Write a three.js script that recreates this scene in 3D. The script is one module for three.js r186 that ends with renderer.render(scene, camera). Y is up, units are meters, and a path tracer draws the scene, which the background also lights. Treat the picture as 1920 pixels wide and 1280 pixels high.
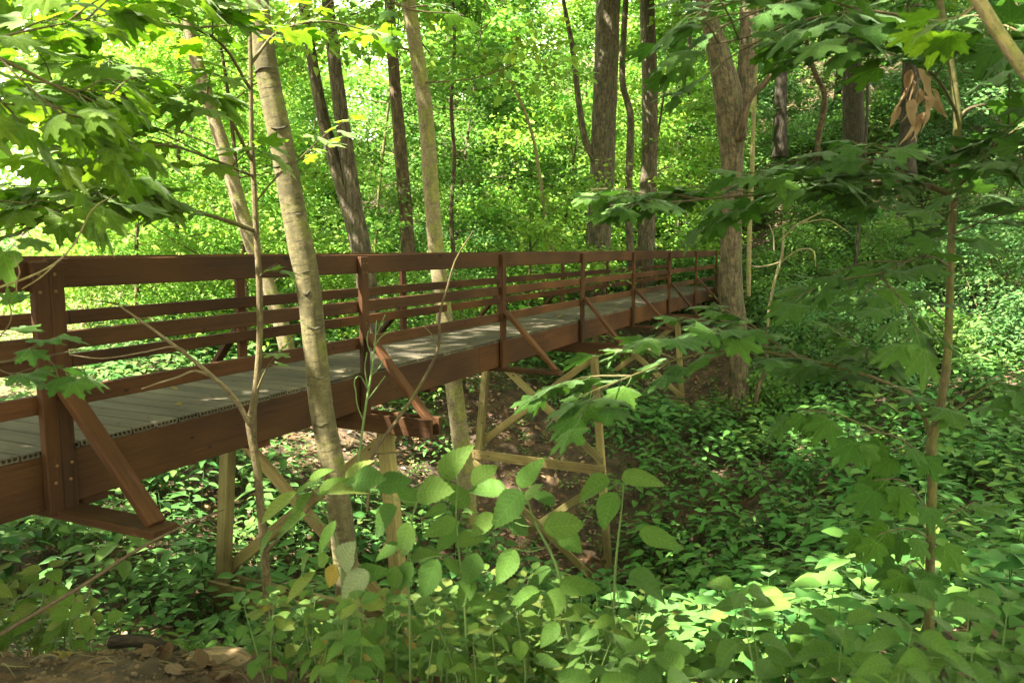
import * as THREE from 'three';
import { mergeGeometries } from 'three/addons/utils/BufferGeometryUtils.js';
import { ImprovedNoise } from 'three/addons/math/ImprovedNoise.js';

// ------------------------------------------------------------------ camera, sky, sun, exposure
const scene = new THREE.Scene();
const EYE = 0.9416, PITCH = 0.119669, FPX = 1448.95;          // y = 0 is the walking surface of the bridge
const camera = new THREE.PerspectiveCamera(47.66, 1.5, 0.05, 600);
camera.position.set(0, EYE, 0);
camera.rotation.set(-PITCH, 0, 0);
camera.focus = 6.5;
camera.userData.fStop = 5;
scene.add(camera);
const renderer = new THREE.WebGLRenderer({ antialias: true });
renderer.toneMapping = THREE.LinearToneMapping;
renderer.toneMappingExposure = 9.2;
renderer.shadowMap.enabled = true;
const SUN = new THREE.Vector3(-0.5, 0.82, 0.26).normalize();
{ // a bright hazy summer sky
  const W = 256, H = 128, d = new Float32Array(W * H * 4);
  for (let j = 0; j < H; j++) { const el = (j + 0.5) / H * Math.PI - Math.PI / 2, k = Math.pow(1 - Math.max(0, Math.sin(el)), 2.2); for (let i = 0; i < W; i++) { const o = (j * W + i) * 4; d[o] = 0.52 + 0.3 * k; d[o + 1] = 0.53 + 0.26 * k; d[o + 2] = 0.45 + 0.12 * k; d[o + 3] = 1; } }
  const t = new THREE.DataTexture(d, W, H, THREE.RGBAFormat, THREE.FloatType); t.mapping = THREE.EquirectangularReflectionMapping; t.magFilter = THREE.LinearFilter; t.needsUpdate = true;
  scene.background = t; scene.environment = t;
}
const sun = new THREE.DirectionalLight(new THREE.Color(1, 0.93, 0.78), 4.8);
sun.name = 'sun'; sun.position.copy(SUN).multiplyScalar(60); sun.castShadow = true;
sun.shadow.mapSize.set(4096, 4096);
Object.assign(sun.shadow.camera, { left: -45, right: 45, top: 45, bottom: -45, near: 1, far: 160 });
scene.add(sun); scene.add(sun.target);

// ------------------------------------------------------------------ helpers
function rng(seed) { let s = seed | 0; return () => { s = (s + 0x6d2b79f5) | 0; let t = Math.imul(s ^ (s >>> 15), 1 | s); t = (t + Math.imul(t ^ (t >>> 7), 61 | t)) ^ t; return ((t ^ (t >>> 14)) >>> 0) / 4294967296; }; }
const V = (x, y, z) => new THREE.Vector3(x, y, z);
const clamp = THREE.MathUtils.clamp, lerp = THREE.MathUtils.lerp, smooth = THREE.MathUtils.smoothstep;
const perlin = new ImprovedNoise();
const noise = (x, y, z = 0.37) => perlin.noise(x, y, z);
const fbm = (x, y, z = 0.37) => noise(x, y, z) + 0.5 * noise(2.03 * x, 2.03 * y, z + 5) + 0.25 * noise(4.1 * x, 4.1 * y, z + 9);
const gauss = (r) => (r() + r() + r() + r() - 2) * 1.2;
// a point of the place seen along a direction (in 1920 x 1280 units of the view) at a forward distance in metres
function at(px, py, d) {
  const a = (px - 960) / FPX, b = (640 - py) / FPX, c = Math.cos(PITCH), s = Math.sin(PITCH);
  const ry = b * c - s, rz = c + b * s, k = d / rz;
  return V(a * k, EYE + ry * k, -d);
}
const used = new Map();
function numbered(name) { const n = used.get(name) ?? 0; used.set(name, n + 1); return n ? name + '_' + String(n).padStart(3, '0') : name; }
function shade(o) { o.castShadow = true; o.receiveShadow = true; return o; }
function tag(o, label, category, group, kind) {
  if (label) o.userData.label = label;
  if (category) o.userData.category = category;
  if (group) o.userData.group = group;
  if (kind) o.userData.kind = kind;
  return o;
}
function thing(name, label, category, pos = V(0, 0, 0), group) {
  const o = new THREE.Group(); o.name = numbered(name); o.position.copy(pos); scene.add(o);
  return tag(o, label, category, group);
}
// things of one kind are told apart by what they stand behind or beside, then by their order there
const toName = [];
const WOOD = [[110, 'left of the first railing post'], [480, 'behind the railing beside the first post'], [690, 'behind the trunk nearest the second post'], [945, 'between the second and third posts'], [1100, 'between the third and fourth posts'], [1345, 'behind the far end of the bridge'], [1500, 'right of the old forked trunk'], [1770, 'between forked trunk and right sapling'], [9999, 'beyond the right sapling']];
const BANK = [[130, 'at the left end of the bank'], [330, 'by the rotten log'], [520, 'by the flat tan rock'], [700, 'below the slim pale trunk'], [880, 'below the first trestle'], [1010, 'below the second trestle'], [1200, 'under the tallest herb'], [1400, 'left of the right sapling'], [1650, 'near the right sapling'], [9999, 'at the lower right corner']];
function named(o, base, zones) { const p = o.position, c = Math.cos(PITCH), s = Math.sin(PITCH), y = p.y - EYE, zc = -p.z * c - y * s; o.userData.label = base; toName.push({ o, base, zones, px: 960 + FPX * p.x / Math.max(0.1, zc) }); return o; }
function giveNames() {
  const ORD = ['leftmost', 'second from left', 'third from left', 'fourth from left', 'fifth from left', 'sixth from left', 'seventh from left', 'eighth from left', 'ninth from left', 'tenth from left', 'eleventh from left', 'twelfth from left', 'thirteenth from left', 'fourteenth from left', 'fifteenth from left', 'sixteenth from left', 'seventeenth from left', 'eighteenth from left', 'nineteenth from left', 'twentieth from left'], bins = {};
  for (const n of toName) { const z = n.zones.find(([x]) => n.px < x)[1]; (bins[n.base + ' ' + z] ??= []).push(n); }
  for (const [text, list] of Object.entries(bins)) list.sort((a, b) => a.px - b.px).forEach((n, i) => { n.o.userData.label = list.length === 1 ? text : text + ', ' + (i === list.length - 1 && i ? 'rightmost' : ORD[Math.min(i, 19)]); });
}
function part(name, geo, mat, parent) { const m = shade(new THREE.Mesh(geo, mat)); m.name = name; parent.add(m); return m; }
function structure(name, geo, mat) { const m = part(numbered(name), geo, mat, scene); m.userData.kind = 'structure'; return m; }

// ------------------------------------------------------------------ textures
function texture(w, h, fn, srgb = false) {
  const d = new Uint8Array(w * h * 4);
  for (let y = 0; y < h; y++) for (let x = 0; x < w; x++) {
    const c = fn(x / w, y / h), i = (y * w + x) * 4;
    for (let k = 0; k < 3; k++) d[i + k] = clamp(Math.round(255 * (c.length ? c[k] : c)), 0, 255);
    d[i + 3] = 255;
  }
  const t = new THREE.DataTexture(d, w, h);
  t.wrapS = t.wrapT = THREE.RepeatWrapping; t.magFilter = THREE.LinearFilter; t.minFilter = THREE.LinearMipmapLinearFilter; t.generateMipmaps = true;
  if (srgb) t.colorSpace = THREE.SRGBColorSpace;
  t.needsUpdate = true;
  return t;
}
function lattice(nx, ny, seed) { const r = rng(seed), a = new Float32Array(nx * ny).map(() => r()); return (u, v) => {
  const x = u * nx, y = v * ny, x0 = Math.floor(x), y0 = Math.floor(y), fx = x - x0, fy = y - y0, sx = fx * fx * (3 - 2 * fx), sy = fy * fy * (3 - 2 * fy);
  const g = (i, j) => a[(((j % ny) + ny) % ny) * nx + (((i % nx) + nx) % nx)];
  return lerp(lerp(g(x0, y0), g(x0 + 1, y0), sx), lerp(g(x0, y0 + 1), g(x0 + 1, y0 + 1), sx), sy); }; }
function layered(nx, ny, seed, octaves = 4) { const l = []; for (let k = 0; k < octaves; k++) l.push(lattice(nx << k, ny << k, seed + k * 17)); return (u, v) => { let s = 0, w = 0; for (let k = 0; k < octaves; k++) { s += l[k](u, v) / (1 << k); w += 1 / (1 << k); } return s / w; }; }

const grainN = layered(3, 40, 11, 4), blotN = layered(4, 3, 12, 3), fineN = lattice(60, 256, 14);
const knotR = rng(15), knotL = Array.from({ length: 7 }, () => [knotR(), knotR(), 0.5 + knotR()]);
const knot = (u, v) => { let m = 0; for (const [a, b, w] of knotL) { const du = Math.min(Math.abs(u - a), 1 - Math.abs(u - a)) * 40, dv = Math.min(Math.abs(v - b), 1 - Math.abs(v - b)) * 22; m = Math.max(m, 1 - smooth(Math.hypot(du, dv), 0.15 * w, 0.55 * w)); } return m; };
const woodMap = texture(512, 512, (u, v) => { const g = grainN(u, v), b = blotN(u, v), f = fineN(u, v); const k = 0.42 + 0.32 * g + 0.44 * b + 0.14 * f - 0.18 * smooth(g, 0.62, 0.7) * b - 0.4 * knot(u, v); return [k * 1.0, k * (0.97 + 0.05 * b), k * (0.95 + 0.06 * f)]; }, true);
const woodBump = texture(512, 512, (u, v) => 0.6 * grainN(u, v) + 0.4 * fineN(u, v));
const barkA = layered(10, 4, 21, 4), barkB = layered(4, 4, 22, 4), barkC = lattice(30, 8, 23), barkD = layered(40, 40, 24, 3);
const furrow = (u, v) => { const w = u + 0.04 * (barkB(u, v) - 0.5); const r = Math.abs(2 * barkA(w, v) - 1); return clamp(1.25 * Math.pow(r, 0.55) * 0.75 + 0.3 * barkC(u, v) - 0.05, 0, 1); };
const barkBump = texture(512, 512, (u, v) => furrow(u, v));
const barkMap = texture(512, 512, (u, v) => { const f = furrow(u, v), b = barkB(u, v); const k = 0.3 + 0.5 * f + 0.3 * barkD(u, v) - 0.06; const moss = smooth(b, 0.52, 0.68) * 0.4; return [k * (1 - 0.3 * moss), k * (0.97 + 0.02 * moss), k * (0.9 - 0.4 * moss)]; }, true);
const lenA = lattice(6, 60, 31), lenB = layered(5, 5, 32, 4), lenC = layered(14, 40, 33, 3), lenD = layered(22, 26, 34, 3), lenF = layered(60, 8, 36, 3), lenE = lattice(70, 120, 35);
const smoothMap = texture(512, 512, (u, v) => { const l = smooth(lenA(u, v), 0.78, 0.95) * 0.35, b = lenB(u, v), c = lenC(u, v); const k = 0.42 + 0.42 * b + 0.2 * c + 0.24 * lenF(u, v) - 0.2 * l; const m = smooth(b, 0.5, 0.68) * 0.55, li = smooth(lenD(u, v), 0.56, 0.66) * 0.13, sp = smooth(lenE(u, v), 0.8, 0.9) * 0.22, q = k + li - sp; return [q * (1 - 0.16 * m), q * (0.98 + 0.04 * m), q * (0.86 - 0.42 * m + 0.2 * li)]; }, true);
const smoothBump = texture(512, 512, (u, v) => 0.4 * lenC(u, v) + 0.3 * lenF(u, v) + 0.2 * lenB(u, v) - 0.3 * smooth(lenA(u, v), 0.78, 0.95) + 0.2);
const soilA = layered(8, 8, 41, 6), soilB = layered(20, 20, 42, 4);
const soilMap = texture(1024, 1024, (u, v) => { const a = soilA(u, v), b = soilB(u, v); const k = 0.45 + 0.55 * a + 0.4 * (b - 0.5); const leaf = smooth(b, 0.62, 0.75); return [k * (1 + 0.25 * leaf), k * (0.95 + 0.1 * leaf), k * (0.92)]; }, true);
const soilBump = texture(1024, 1024, (u, v) => 0.6 * soilA(u, v) + 0.4 * soilB(u, v));
// leaf maps: u runs from the stalk (0) to the tip (1), v across
const leafSpeck = layered(24, 24, 51, 3), leafHole = lattice(26, 26, 57);
function veins(list, width) { return (u, v) => { let m = 0; for (const [x0, y0, x1, y1, w] of list) { const dx = x1 - x0, dy = y1 - y0, t = clamp(((u - x0) * dx + (v - y0) * dy) / (dx * dx + dy * dy), 0, 1), d = Math.hypot(u - x0 - t * dx, v - y0 - t * dy); m = Math.max(m, 1 - smooth(d, 0, width * w * (1 - 0.6 * t))); } return m; }; }
const ovV = [[0, 0.5, 1, 0.5, 1.5]]; for (let k = 0; k < 7; k++) for (const s of [-1, 1]) { const x = 0.06 + k * 0.125; ovV.push([x, 0.5, x + 0.2, 0.5 + s * 0.42, 0.8]); }
const ovVein = veins(ovV, 0.018);
const ovateMap = texture(256, 256, (u, v) => { const k = 0.76 + 0.1 * (leafSpeck(u, v) - 0.5) - 0.35 * smooth(leafHole(u, v), 0.9, 0.97), m = ovVein(u, v); return [k + 0.14 * m, k + 0.14 * m, k + 0.09 * m]; }, true);
const ovateBump = texture(256, 256, (u, v) => 0.6 - 0.5 * ovVein(u, v) + 0.25 * leafSpeck(u, v));
const mpV = []; for (const [tx, tz] of [[1, 0], [0.66, 0.55], [0.66, -0.55], [0.1, 0.52], [0.1, -0.52]]) { const q = (x, z) => [x * 0.8 + 0.12, z * 0.8 + 0.5]; const a = q(0, 0), b = q(tx, tz); mpV.push([...a, ...b, 1.4]); for (let k = 1; k < 5; k++) for (const s of [-1, 1]) { const t = k * 0.19, c = [lerp(a[0], b[0], t), lerp(a[1], b[1], t)], an = Math.atan2(b[1] - a[1], b[0] - a[0]) + s * 0.75, l = 0.15 * (1 - 0.12 * k); mpV.push([...c, c[0] + l * Math.cos(an), c[1] + l * Math.sin(an), 0.7]); } }
const mpVein = veins(mpV, 0.013);
const mapleMap = texture(256, 256, (u, v) => { const k = 0.78 + 0.1 * (leafSpeck(u, v) - 0.5) - 0.3 * smooth(leafHole(u, v), 0.92, 0.97), m = mpVein(u, v); return [k + 0.18 * m, k + 0.18 * m, k + 0.1 * m]; }, true);
const mapleBump = texture(256, 256, (u, v) => 0.6 - 0.5 * mpVein(u, v) + 0.25 * leafSpeck(u, v));

// ------------------------------------------------------------------ materials (base colours are linear)
const col = (r, g, b) => new THREE.Color().setRGB(r, g, b);
function wood(r, g, b, rough = 0.72) { return new THREE.MeshPhysicalMaterial({ color: col(r, g, b), map: woodMap, bumpMap: woodBump, bumpScale: 0.0012, roughness: rough, specularIntensity: 0.5 }); }
const STAIN = [wood(0.082, 0.031, 0.0085), wood(0.062, 0.025, 0.0072), wood(0.1, 0.039, 0.0105), wood(0.074, 0.032, 0.0095)];
const TREATED = [wood(0.29, 0.235, 0.088, 0.8), wood(0.25, 0.21, 0.08, 0.8), wood(0.32, 0.245, 0.095, 0.8)];
const DECK = [wood(0.125, 0.108, 0.071, 0.8), wood(0.095, 0.084, 0.058, 0.8), wood(0.142, 0.122, 0.08, 0.8), wood(0.11, 0.098, 0.068, 0.8)];
const STEEL = new THREE.MeshStandardMaterial({ color: col(0.16, 0.085, 0.035), roughness: 0.7, metalness: 0.4 });
function bark(r, g, b, kind = 'rough', rx = 1, ry = 1) {
  const map = (kind === 'rough' ? barkMap : smoothMap).clone(), bump = (kind === 'rough' ? barkBump : smoothBump).clone();
  return new THREE.MeshStandardMaterial({ color: col(r, g, b), map: kind === 'rough' ? barkMap : smoothMap, bumpMap: kind === 'rough' ? barkBump : smoothBump, bumpScale: kind === 'rough' ? 0.018 : 0.004, roughness: 0.92 });
}
const BARK = { tan: bark(0.23, 0.18, 0.105, 'rough'), pale: bark(0.14, 0.122, 0.064, 'smooth'), grey: bark(0.215, 0.18, 0.12, 'rough'), dark: bark(0.1, 0.08, 0.055, 'rough'), brown: bark(0.2, 0.14, 0.08, 'rough'), light: bark(0.24, 0.2, 0.14, 'smooth'), twig: bark(0.13, 0.095, 0.06, 'smooth'), dead: bark(0.3, 0.24, 0.17, 'smooth') };
function leafMaterial(r, g, b, through = 0.42, coat = 0.15, map = null, bump = null) {
  return new THREE.MeshPhysicalMaterial({ color: col(r, g, b), map, bumpMap: bump, bumpScale: 0.0015, roughness: 1, transmission: through, thickness: 0, clearcoat: coat, clearcoatRoughness: 0.45, specularIntensity: 0.3 });
}
const LEAF = leafMaterial(1, 1, 1, 0.42, 0.25), COVER = leafMaterial(1, 1, 1, 0.28, 0.16);
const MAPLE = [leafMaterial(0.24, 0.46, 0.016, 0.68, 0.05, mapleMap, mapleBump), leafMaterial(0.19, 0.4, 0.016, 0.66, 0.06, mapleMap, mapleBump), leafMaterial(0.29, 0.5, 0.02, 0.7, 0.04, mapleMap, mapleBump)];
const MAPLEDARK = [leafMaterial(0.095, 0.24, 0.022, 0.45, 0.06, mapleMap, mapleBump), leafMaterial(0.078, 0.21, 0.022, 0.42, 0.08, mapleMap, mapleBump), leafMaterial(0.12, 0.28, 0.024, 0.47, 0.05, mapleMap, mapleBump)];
const OVATE = [leafMaterial(0.15, 0.3, 0.038, 0.42, 0.07, ovateMap, ovateBump), leafMaterial(0.12, 0.255, 0.036, 0.4, 0.08, ovateMap, ovateBump), leafMaterial(0.19, 0.345, 0.042, 0.44, 0.06, ovateMap, ovateBump), leafMaterial(0.27, 0.36, 0.06, 0.4, 0.08, ovateMap, ovateBump)];
const YELLOW = leafMaterial(0.45, 0.34, 0.06, 0.35, 0.1, ovateMap, ovateBump);
const DRY = [leafMaterial(0.2, 0.12, 0.065, 0.12, 0.06, mapleMap, mapleBump), leafMaterial(0.15, 0.085, 0.045, 0.12, 0.06, mapleMap, mapleBump), leafMaterial(0.27, 0.18, 0.115, 0.12, 0.06, mapleMap, mapleBump)];
const STALK = new THREE.MeshStandardMaterial({ color: col(0.09, 0.15, 0.035), roughness: 0.7 });
const SOIL = new THREE.MeshStandardMaterial({ color: 0xffffff, map: soilMap, bumpMap: soilBump, bumpScale: 0.03, roughness: 1, vertexColors: true });
const CLOD = new THREE.MeshStandardMaterial({ color: col(0.12, 0.075, 0.042), map: soilMap, bumpMap: soilBump, bumpScale: 0.01, roughness: 1 });

// ------------------------------------------------------------------ geometry helpers
// a board with chamfered edges, centred, uv in metres with the grain along its longest side
function board(lx, ly, lz, c = 0.004, seed = 0) {
  const h = [lx / 2, ly / 2, lz / 2], long = lx >= ly && lx >= lz ? 0 : ly >= lz ? 1 : 2, pos = [], uv = [];
  c = Math.min(c, 0.3 * Math.min(lx, ly, lz));
  const r = rng(seed * 7 + 3), ou = r() * 5, ov = r() * 5;
  const put = (p, n) => { pos.push(...p); const o = n === long ? (long + 1) % 3 : [0, 1, 2].find((k) => k !== n && k !== long); uv.push((n === long ? p[(long + 2) % 3] : p[long]) * 0.5 + ou, p[o] * 1.6 + ov); };
  const tri = (a, b, d, n) => { const e = [b[0] - a[0], b[1] - a[1], b[2] - a[2]], f = [d[0] - a[0], d[1] - a[1], d[2] - a[2]], x = [e[1] * f[2] - e[2] * f[1], e[2] * f[0] - e[0] * f[2], e[0] * f[1] - e[1] * f[0]]; if (x[0] * (a[0] + b[0] + d[0]) + x[1] * (a[1] + b[1] + d[1]) + x[2] * (a[2] + b[2] + d[2]) < 0) [b, d] = [d, b]; put(a, n); put(b, n); put(d, n); };
  const corner = (s, n) => s.map((k, i) => k * (i === n ? h[i] : h[i] - c));
  for (let n = 0; n < 3; n++) for (const s of [-1, 1]) {
    const [a, b] = [0, 1, 2].filter((k) => k !== n), q = [[-1, -1], [1, -1], [1, 1], [-1, 1]].map(([i, j]) => { const t = [0, 0, 0]; t[n] = s; t[a] = i; t[b] = j; return corner(t, n); });
    tri(q[0], q[1], q[2], n); tri(q[0], q[2], q[3], n);
  }
  for (let e = 0; e < 3; e++) { const [a, b] = [0, 1, 2].filter((k) => k !== e); for (const i of [-1, 1]) for (const j of [-1, 1]) { const t0 = [0, 0, 0], t1 = [0, 0, 0]; t0[a] = t1[a] = i; t0[b] = t1[b] = j; t0[e] = -1; t1[e] = 1; const p = corner(t0, a), q = corner(t1, a), u = corner(t0, b), w = corner(t1, b); tri(p, q, w, a); tri(p, w, u, a); } }
  for (const i of [-1, 1]) for (const j of [-1, 1]) for (const k of [-1, 1]) tri(corner([i, j, k], 0), corner([i, j, k], 1), corner([i, j, k], 2), 0);
  const g = new THREE.BufferGeometry();
  g.setAttribute('position', new THREE.Float32BufferAttribute(pos, 3)); g.setAttribute('uv', new THREE.Float32BufferAttribute(uv, 2)); g.computeVertexNormals();
  return g;
}
// a limb through points (Vector3) with radii: smooth, uneven, uv in metres; knots = [[share of length, bulge]]
function limb(pts, radii, { seg = 24, sides = 9, rough = 0.05, seed = 1, flare = 0, cap = true, uvs = 1, knots = [] } = {}) {
  const curve = new THREE.CatmullRomCurve3(pts, false, 'centripetal'), pos = [], uv = [], idx = [], r = rng(seed), off = r() * 40;
  const len = curve.getLength();
  const fr = curve.computeFrenetFrames(seg, false);
  for (let i = 0; i <= seg; i++) {
    const t = i / seg, p = curve.getPointAt(t), tt = curve.getUtoTmapping(t) * (pts.length - 1), k = Math.min(pts.length - 2, Math.floor(tt));
    let R = lerp(radii[k], radii[k + 1], tt - k);
    if (flare) R *= 1 + flare * Math.exp(-t * len / 0.22);
    for (const [kt, kb] of knots) R *= 1 + kb * Math.exp(-(((t - kt) * len) ** 2) / (R * R * 0.5 + 1e-5));
    for (let j = 0; j <= sides; j++) {
      const a = (j % sides) / sides * Math.PI * 2, ca = Math.cos(a), sa = Math.sin(a);
      const q = R * (1 + rough * (noise(ca * 1.3 + off, sa * 1.3, t * len * 1.7) + 0.6 * noise(ca * 2.6 + off, sa * 2.6, t * len * 5)));
      pos.push(p.x + q * (ca * fr.normals[i].x + sa * fr.binormals[i].x), p.y + q * (ca * fr.normals[i].y + sa * fr.binormals[i].y), p.z + q * (ca * fr.normals[i].z + sa * fr.binormals[i].z));
      uv.push(j / sides * Math.max(1, Math.round(radii[0] * 6.28 * uvs / 0.35)) * 0.5 + off, t * len * 1.5 * uvs);
    }
  }
  for (let i = 0; i < seg; i++) for (let j = 0; j < sides; j++) { const a = i * (sides + 1) + j, b = a + sides + 1; idx.push(a, a + 1, b, b, a + 1, b + 1); }
  if (cap) for (const [i, w] of [[0, 0], [seg, 1]]) { const p = curve.getPointAt(w), c = pos.length / 3; pos.push(p.x, p.y, p.z); uv.push(0, 0); for (let j = 0; j < sides; j++) { const a = i * (sides + 1) + j; w ? idx.push(a, a + 1, c) : idx.push(a + 1, a, c); } }
  const g = new THREE.BufferGeometry();
  g.setAttribute('position', new THREE.Float32BufferAttribute(pos, 3)); g.setAttribute('uv', new THREE.Float32BufferAttribute(uv, 2)); g.setIndex(idx); g.computeVertexNormals();
  // join the seam's normals
  const n = g.attributes.normal; for (let i = 0; i <= seg; i++) { const a = i * (sides + 1), b = a + sides, x = V(n.getX(a) + n.getX(b), n.getY(a) + n.getY(b), n.getZ(a) + n.getZ(b)).normalize(); n.setXYZ(a, x.x, x.y, x.z); n.setXYZ(b, x.x, x.y, x.z); }
  g.userData = { curve, len };
  return g;
}
function ovateLeaf(L, W, n, { fold = 0.25, droop = 0.25, serrate = 0, peak = 0.8, twist = 0, wave = 0, seed = 1 } = {}) {
  const pos = [], uv = [], idx = [], r = rng(seed);
  for (let i = 0; i <= n; i++) {
    const t = i / n, w = i === 0 || i === n ? 0.004 : W * Math.pow(Math.sin(Math.PI * Math.pow(t, peak)), 0.85) * (serrate && i % 2 ? 1 - serrate : 1), y = -droop * L * t * t, a = twist * t;
    for (const s of [-1, 0, 1]) { const z = s * w, up = Math.abs(z) * fold + (s ? wave * L * (noise(t * 5 + seed * 3.1, s * 2)) : 0); pos.push(t * L - (serrate && s && i % 2 === 0 ? -0.02 * L : 0), y + up * Math.cos(a) + z * Math.sin(a), z * Math.cos(a)); uv.push(t, 0.5 + s * 0.5 * w / Math.max(W, 1e-6)); }
  }
  for (let i = 0; i < n; i++) for (const k of [0, 1]) { const a = i * 3 + k, b = a + 3; idx.push(a, a + 1, b, b, a + 1, b + 1); }
  const g = new THREE.BufferGeometry(); g.setAttribute('position', new THREE.Float32BufferAttribute(pos, 3)); g.setAttribute('uv', new THREE.Float32BufferAttribute(uv, 2)); g.setIndex(idx); g.computeVertexNormals(); return g;
}
const HALF = [[1, 0], [0.9, 0.045], [0.84, 0.12], [0.76, 0.1], [0.62, 0.15], [0.56, 0.2], [0.62, 0.3], [0.7, 0.36], [0.66, 0.42], [0.69, 0.55], [0.57, 0.52], [0.5, 0.55], [0.42, 0.46], [0.3, 0.38], [0.3, 0.46], [0.22, 0.48], [0.13, 0.56], [0.06, 0.46], [-0.03, 0.42], [-0.08, 0.28], [-0.1, 0.12], [-0.02, 0.03]];
function mapleLeaf(L, { droop = 0.22, curl = 0.12, seed = 1 } = {}) {
  const r = rng(seed), out = [], pos = [], uv = [], idx = [];
  for (const [x, z] of HALF) out.push([x + (r() - 0.5) * 0.02, z + (z ? (r() - 0.5) * 0.03 : 0)]);
  for (let i = HALF.length - 1; i > 0; i--) out.push([HALF[i][0] + (r() - 0.5) * 0.02, -HALF[i][1] + (r() - 0.5) * 0.03]);
  const put = (x, z) => { const d = Math.hypot(x - 0.3, z), an = Math.atan2(z, x); pos.push(x * L, L * (-droop * x * Math.abs(x) - curl * Math.abs(z) * 1.2 + 0.05 * Math.cos(an * 5) * d + 0.05 * noise(x * 3 + seed, z * 3)), z * L); uv.push(x * 0.8 + 0.12, z * 0.8 + 0.5); };
  put(0.12, 0); for (const f of [0.5, 1]) for (const [x, z] of out) put(lerp(0.12, x, f), lerp(0, z, f));
  const n = out.length; for (let i = 0; i < n; i++) { const j = (i + 1) % n; idx.push(0, 1 + j, 1 + i, 1 + i, 1 + j, 1 + n + i, 1 + n + i, 1 + j, 1 + n + j); }
  const g = new THREE.BufferGeometry(); g.setAttribute('position', new THREE.Float32BufferAttribute(pos, 3)); g.setAttribute('uv', new THREE.Float32BufferAttribute(uv, 2)); g.setIndex(idx); g.computeVertexNormals(); return g;
}
const MAPLEGEO = [1, 2, 3, 4, 5, 6, 7, 8].map((s) => mapleLeaf(1, { droop: 0.06 + 0.06 * ((s * 3) % 8), curl: -0.08 + 0.07 * (s % 5), seed: s * 13 }));
const OVATEGEO = [1, 2, 3, 4, 5, 6, 7, 8].map((s) => ovateLeaf(1, 0.27 + 0.035 * (s % 4), 22, { fold: 0.05 + 0.14 * ((s * 3) % 4), droop: -0.1 + 0.12 * ((s * 5) % 8), serrate: 0.08, peak: 0.66 + 0.05 * (s % 4), wave: 0.035 + 0.012 * (s % 3), twist: 0.5 * (((s * 3) % 5) - 2) / 2, seed: s }));
const LANCEGEO = [1, 2, 3].map((s) => ovateLeaf(1, 0.17 + 0.02 * s, 18, { fold: 0.3, droop: 0.15 * s, serrate: 0.06, peak: 0.8, wave: 0.03, seed: s + 20 }));
const SMALLGEO = [1, 2, 3].map((s) => ovateLeaf(1, 0.3 + 0.03 * s, 8, { fold: 0.2, droop: 0.12 * s, peak: 0.75, wave: 0.04, seed: s + 40 }));
// leaf matrix: tip direction d, face direction n
const _m = new THREE.Matrix4();
function leafMatrix(p, d, n, size) { const x = d.clone().normalize(), z = x.clone().cross(n).normalize(), y = z.clone().cross(x).normalize(); return new THREE.Matrix4().makeBasis(x, y, z).scale(V(size, size, size)).setPosition(p); }
function setLeaf(mesh, p, d, n, size) { leafMatrix(p, d, n, size).decompose(mesh.position, mesh.quaternion, mesh.scale); return mesh; }
// a spray of many simple leaves (real faces), for crowns: flat layered twig of leaves
function spray(count, R, L, seed, { flat = 0.25, wide = 0.3, hex = false } = {}) {
  const r = rng(seed), pos = [], idx = [];
  for (let k = 0; k < count; k++) {
    const a = r() * 6.283, q = R * Math.sqrt(r()), p = V(q * Math.cos(a), R * flat * gauss(r), q * Math.sin(a));
    const yaw = a + gauss(r) * 0.9, d = V(Math.cos(yaw), -0.25 + 0.45 * gauss(r), Math.sin(yaw)).normalize(), n = V(0.5 * gauss(r), 1, 0.5 * gauss(r)).normalize(), s = d.clone().cross(n).normalize(), l = L * (0.7 + 0.6 * r()), w = l * (wide + 0.08 * r()), up = n.clone().multiplyScalar(w * 0.3), o = pos.length / 3;
    const P = (t, e, h) => { const v = p.clone().addScaledVector(d, t * l).addScaledVector(s, e * w).addScaledVector(up, h - t * t * 0.8); pos.push(v.x, v.y, v.z); };
    if (hex) { P(0, 0, 0); P(0.28, -1, 1); P(0.28, 1, 1); P(0.7, -0.7, 0.8); P(0.7, 0.7, 0.8); P(1, 0, -0.3); P(0.5, 0, 0); idx.push(o, o + 6, o + 1, o, o + 2, o + 6, o + 1, o + 6, o + 3, o + 2, o + 4, o + 6, o + 3, o + 6, o + 5, o + 6, o + 4, o + 5); }
    else { P(0, 0, 0); P(0.42, -1, 1); P(0.42, 1, 1); P(1, 0, 0); idx.push(o, o + 3, o + 1, o, o + 2, o + 3); }
  }
  const g = new THREE.BufferGeometry(); g.setAttribute('position', new THREE.Float32BufferAttribute(pos, 3)); g.setIndex(idx); g.computeVertexNormals(); return g;
}
const SPRAY = { far: [1, 2, 3].map((s) => spray(22, 0.5, 0.15, s, { wide: 0.34 })), mid: [4, 5, 6].map((s) => spray(18, 0.42, 0.12, s, { hex: true })), fine: [7, 8, 9].map((s) => spray(26, 0.38, 0.085, s, { hex: true, wide: 0.3 })), top: [10, 11].map((s) => spray(24, 0.7, 0.22, s, { wide: 0.38, flat: 0.3 })) };
function leafTint(r, base, spread = 0.25) { const k = 1 + spread * gauss(r), y = 0.12 * gauss(r); return col(clamp(base[0] * k * (1 + 2 * y), 0.01, 1), clamp(base[1] * k * (1 + 0.3 * y), 0.02, 1), clamp(base[2] * k, 0.004, 1)); }
const GREEN = { mid: [0.11, 0.235, 0.028], yellow: [0.2, 0.37, 0.04], deep: [0.055, 0.135, 0.024], cool: [0.075, 0.18, 0.04], cover: [0.066, 0.17, 0.028] };
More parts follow.
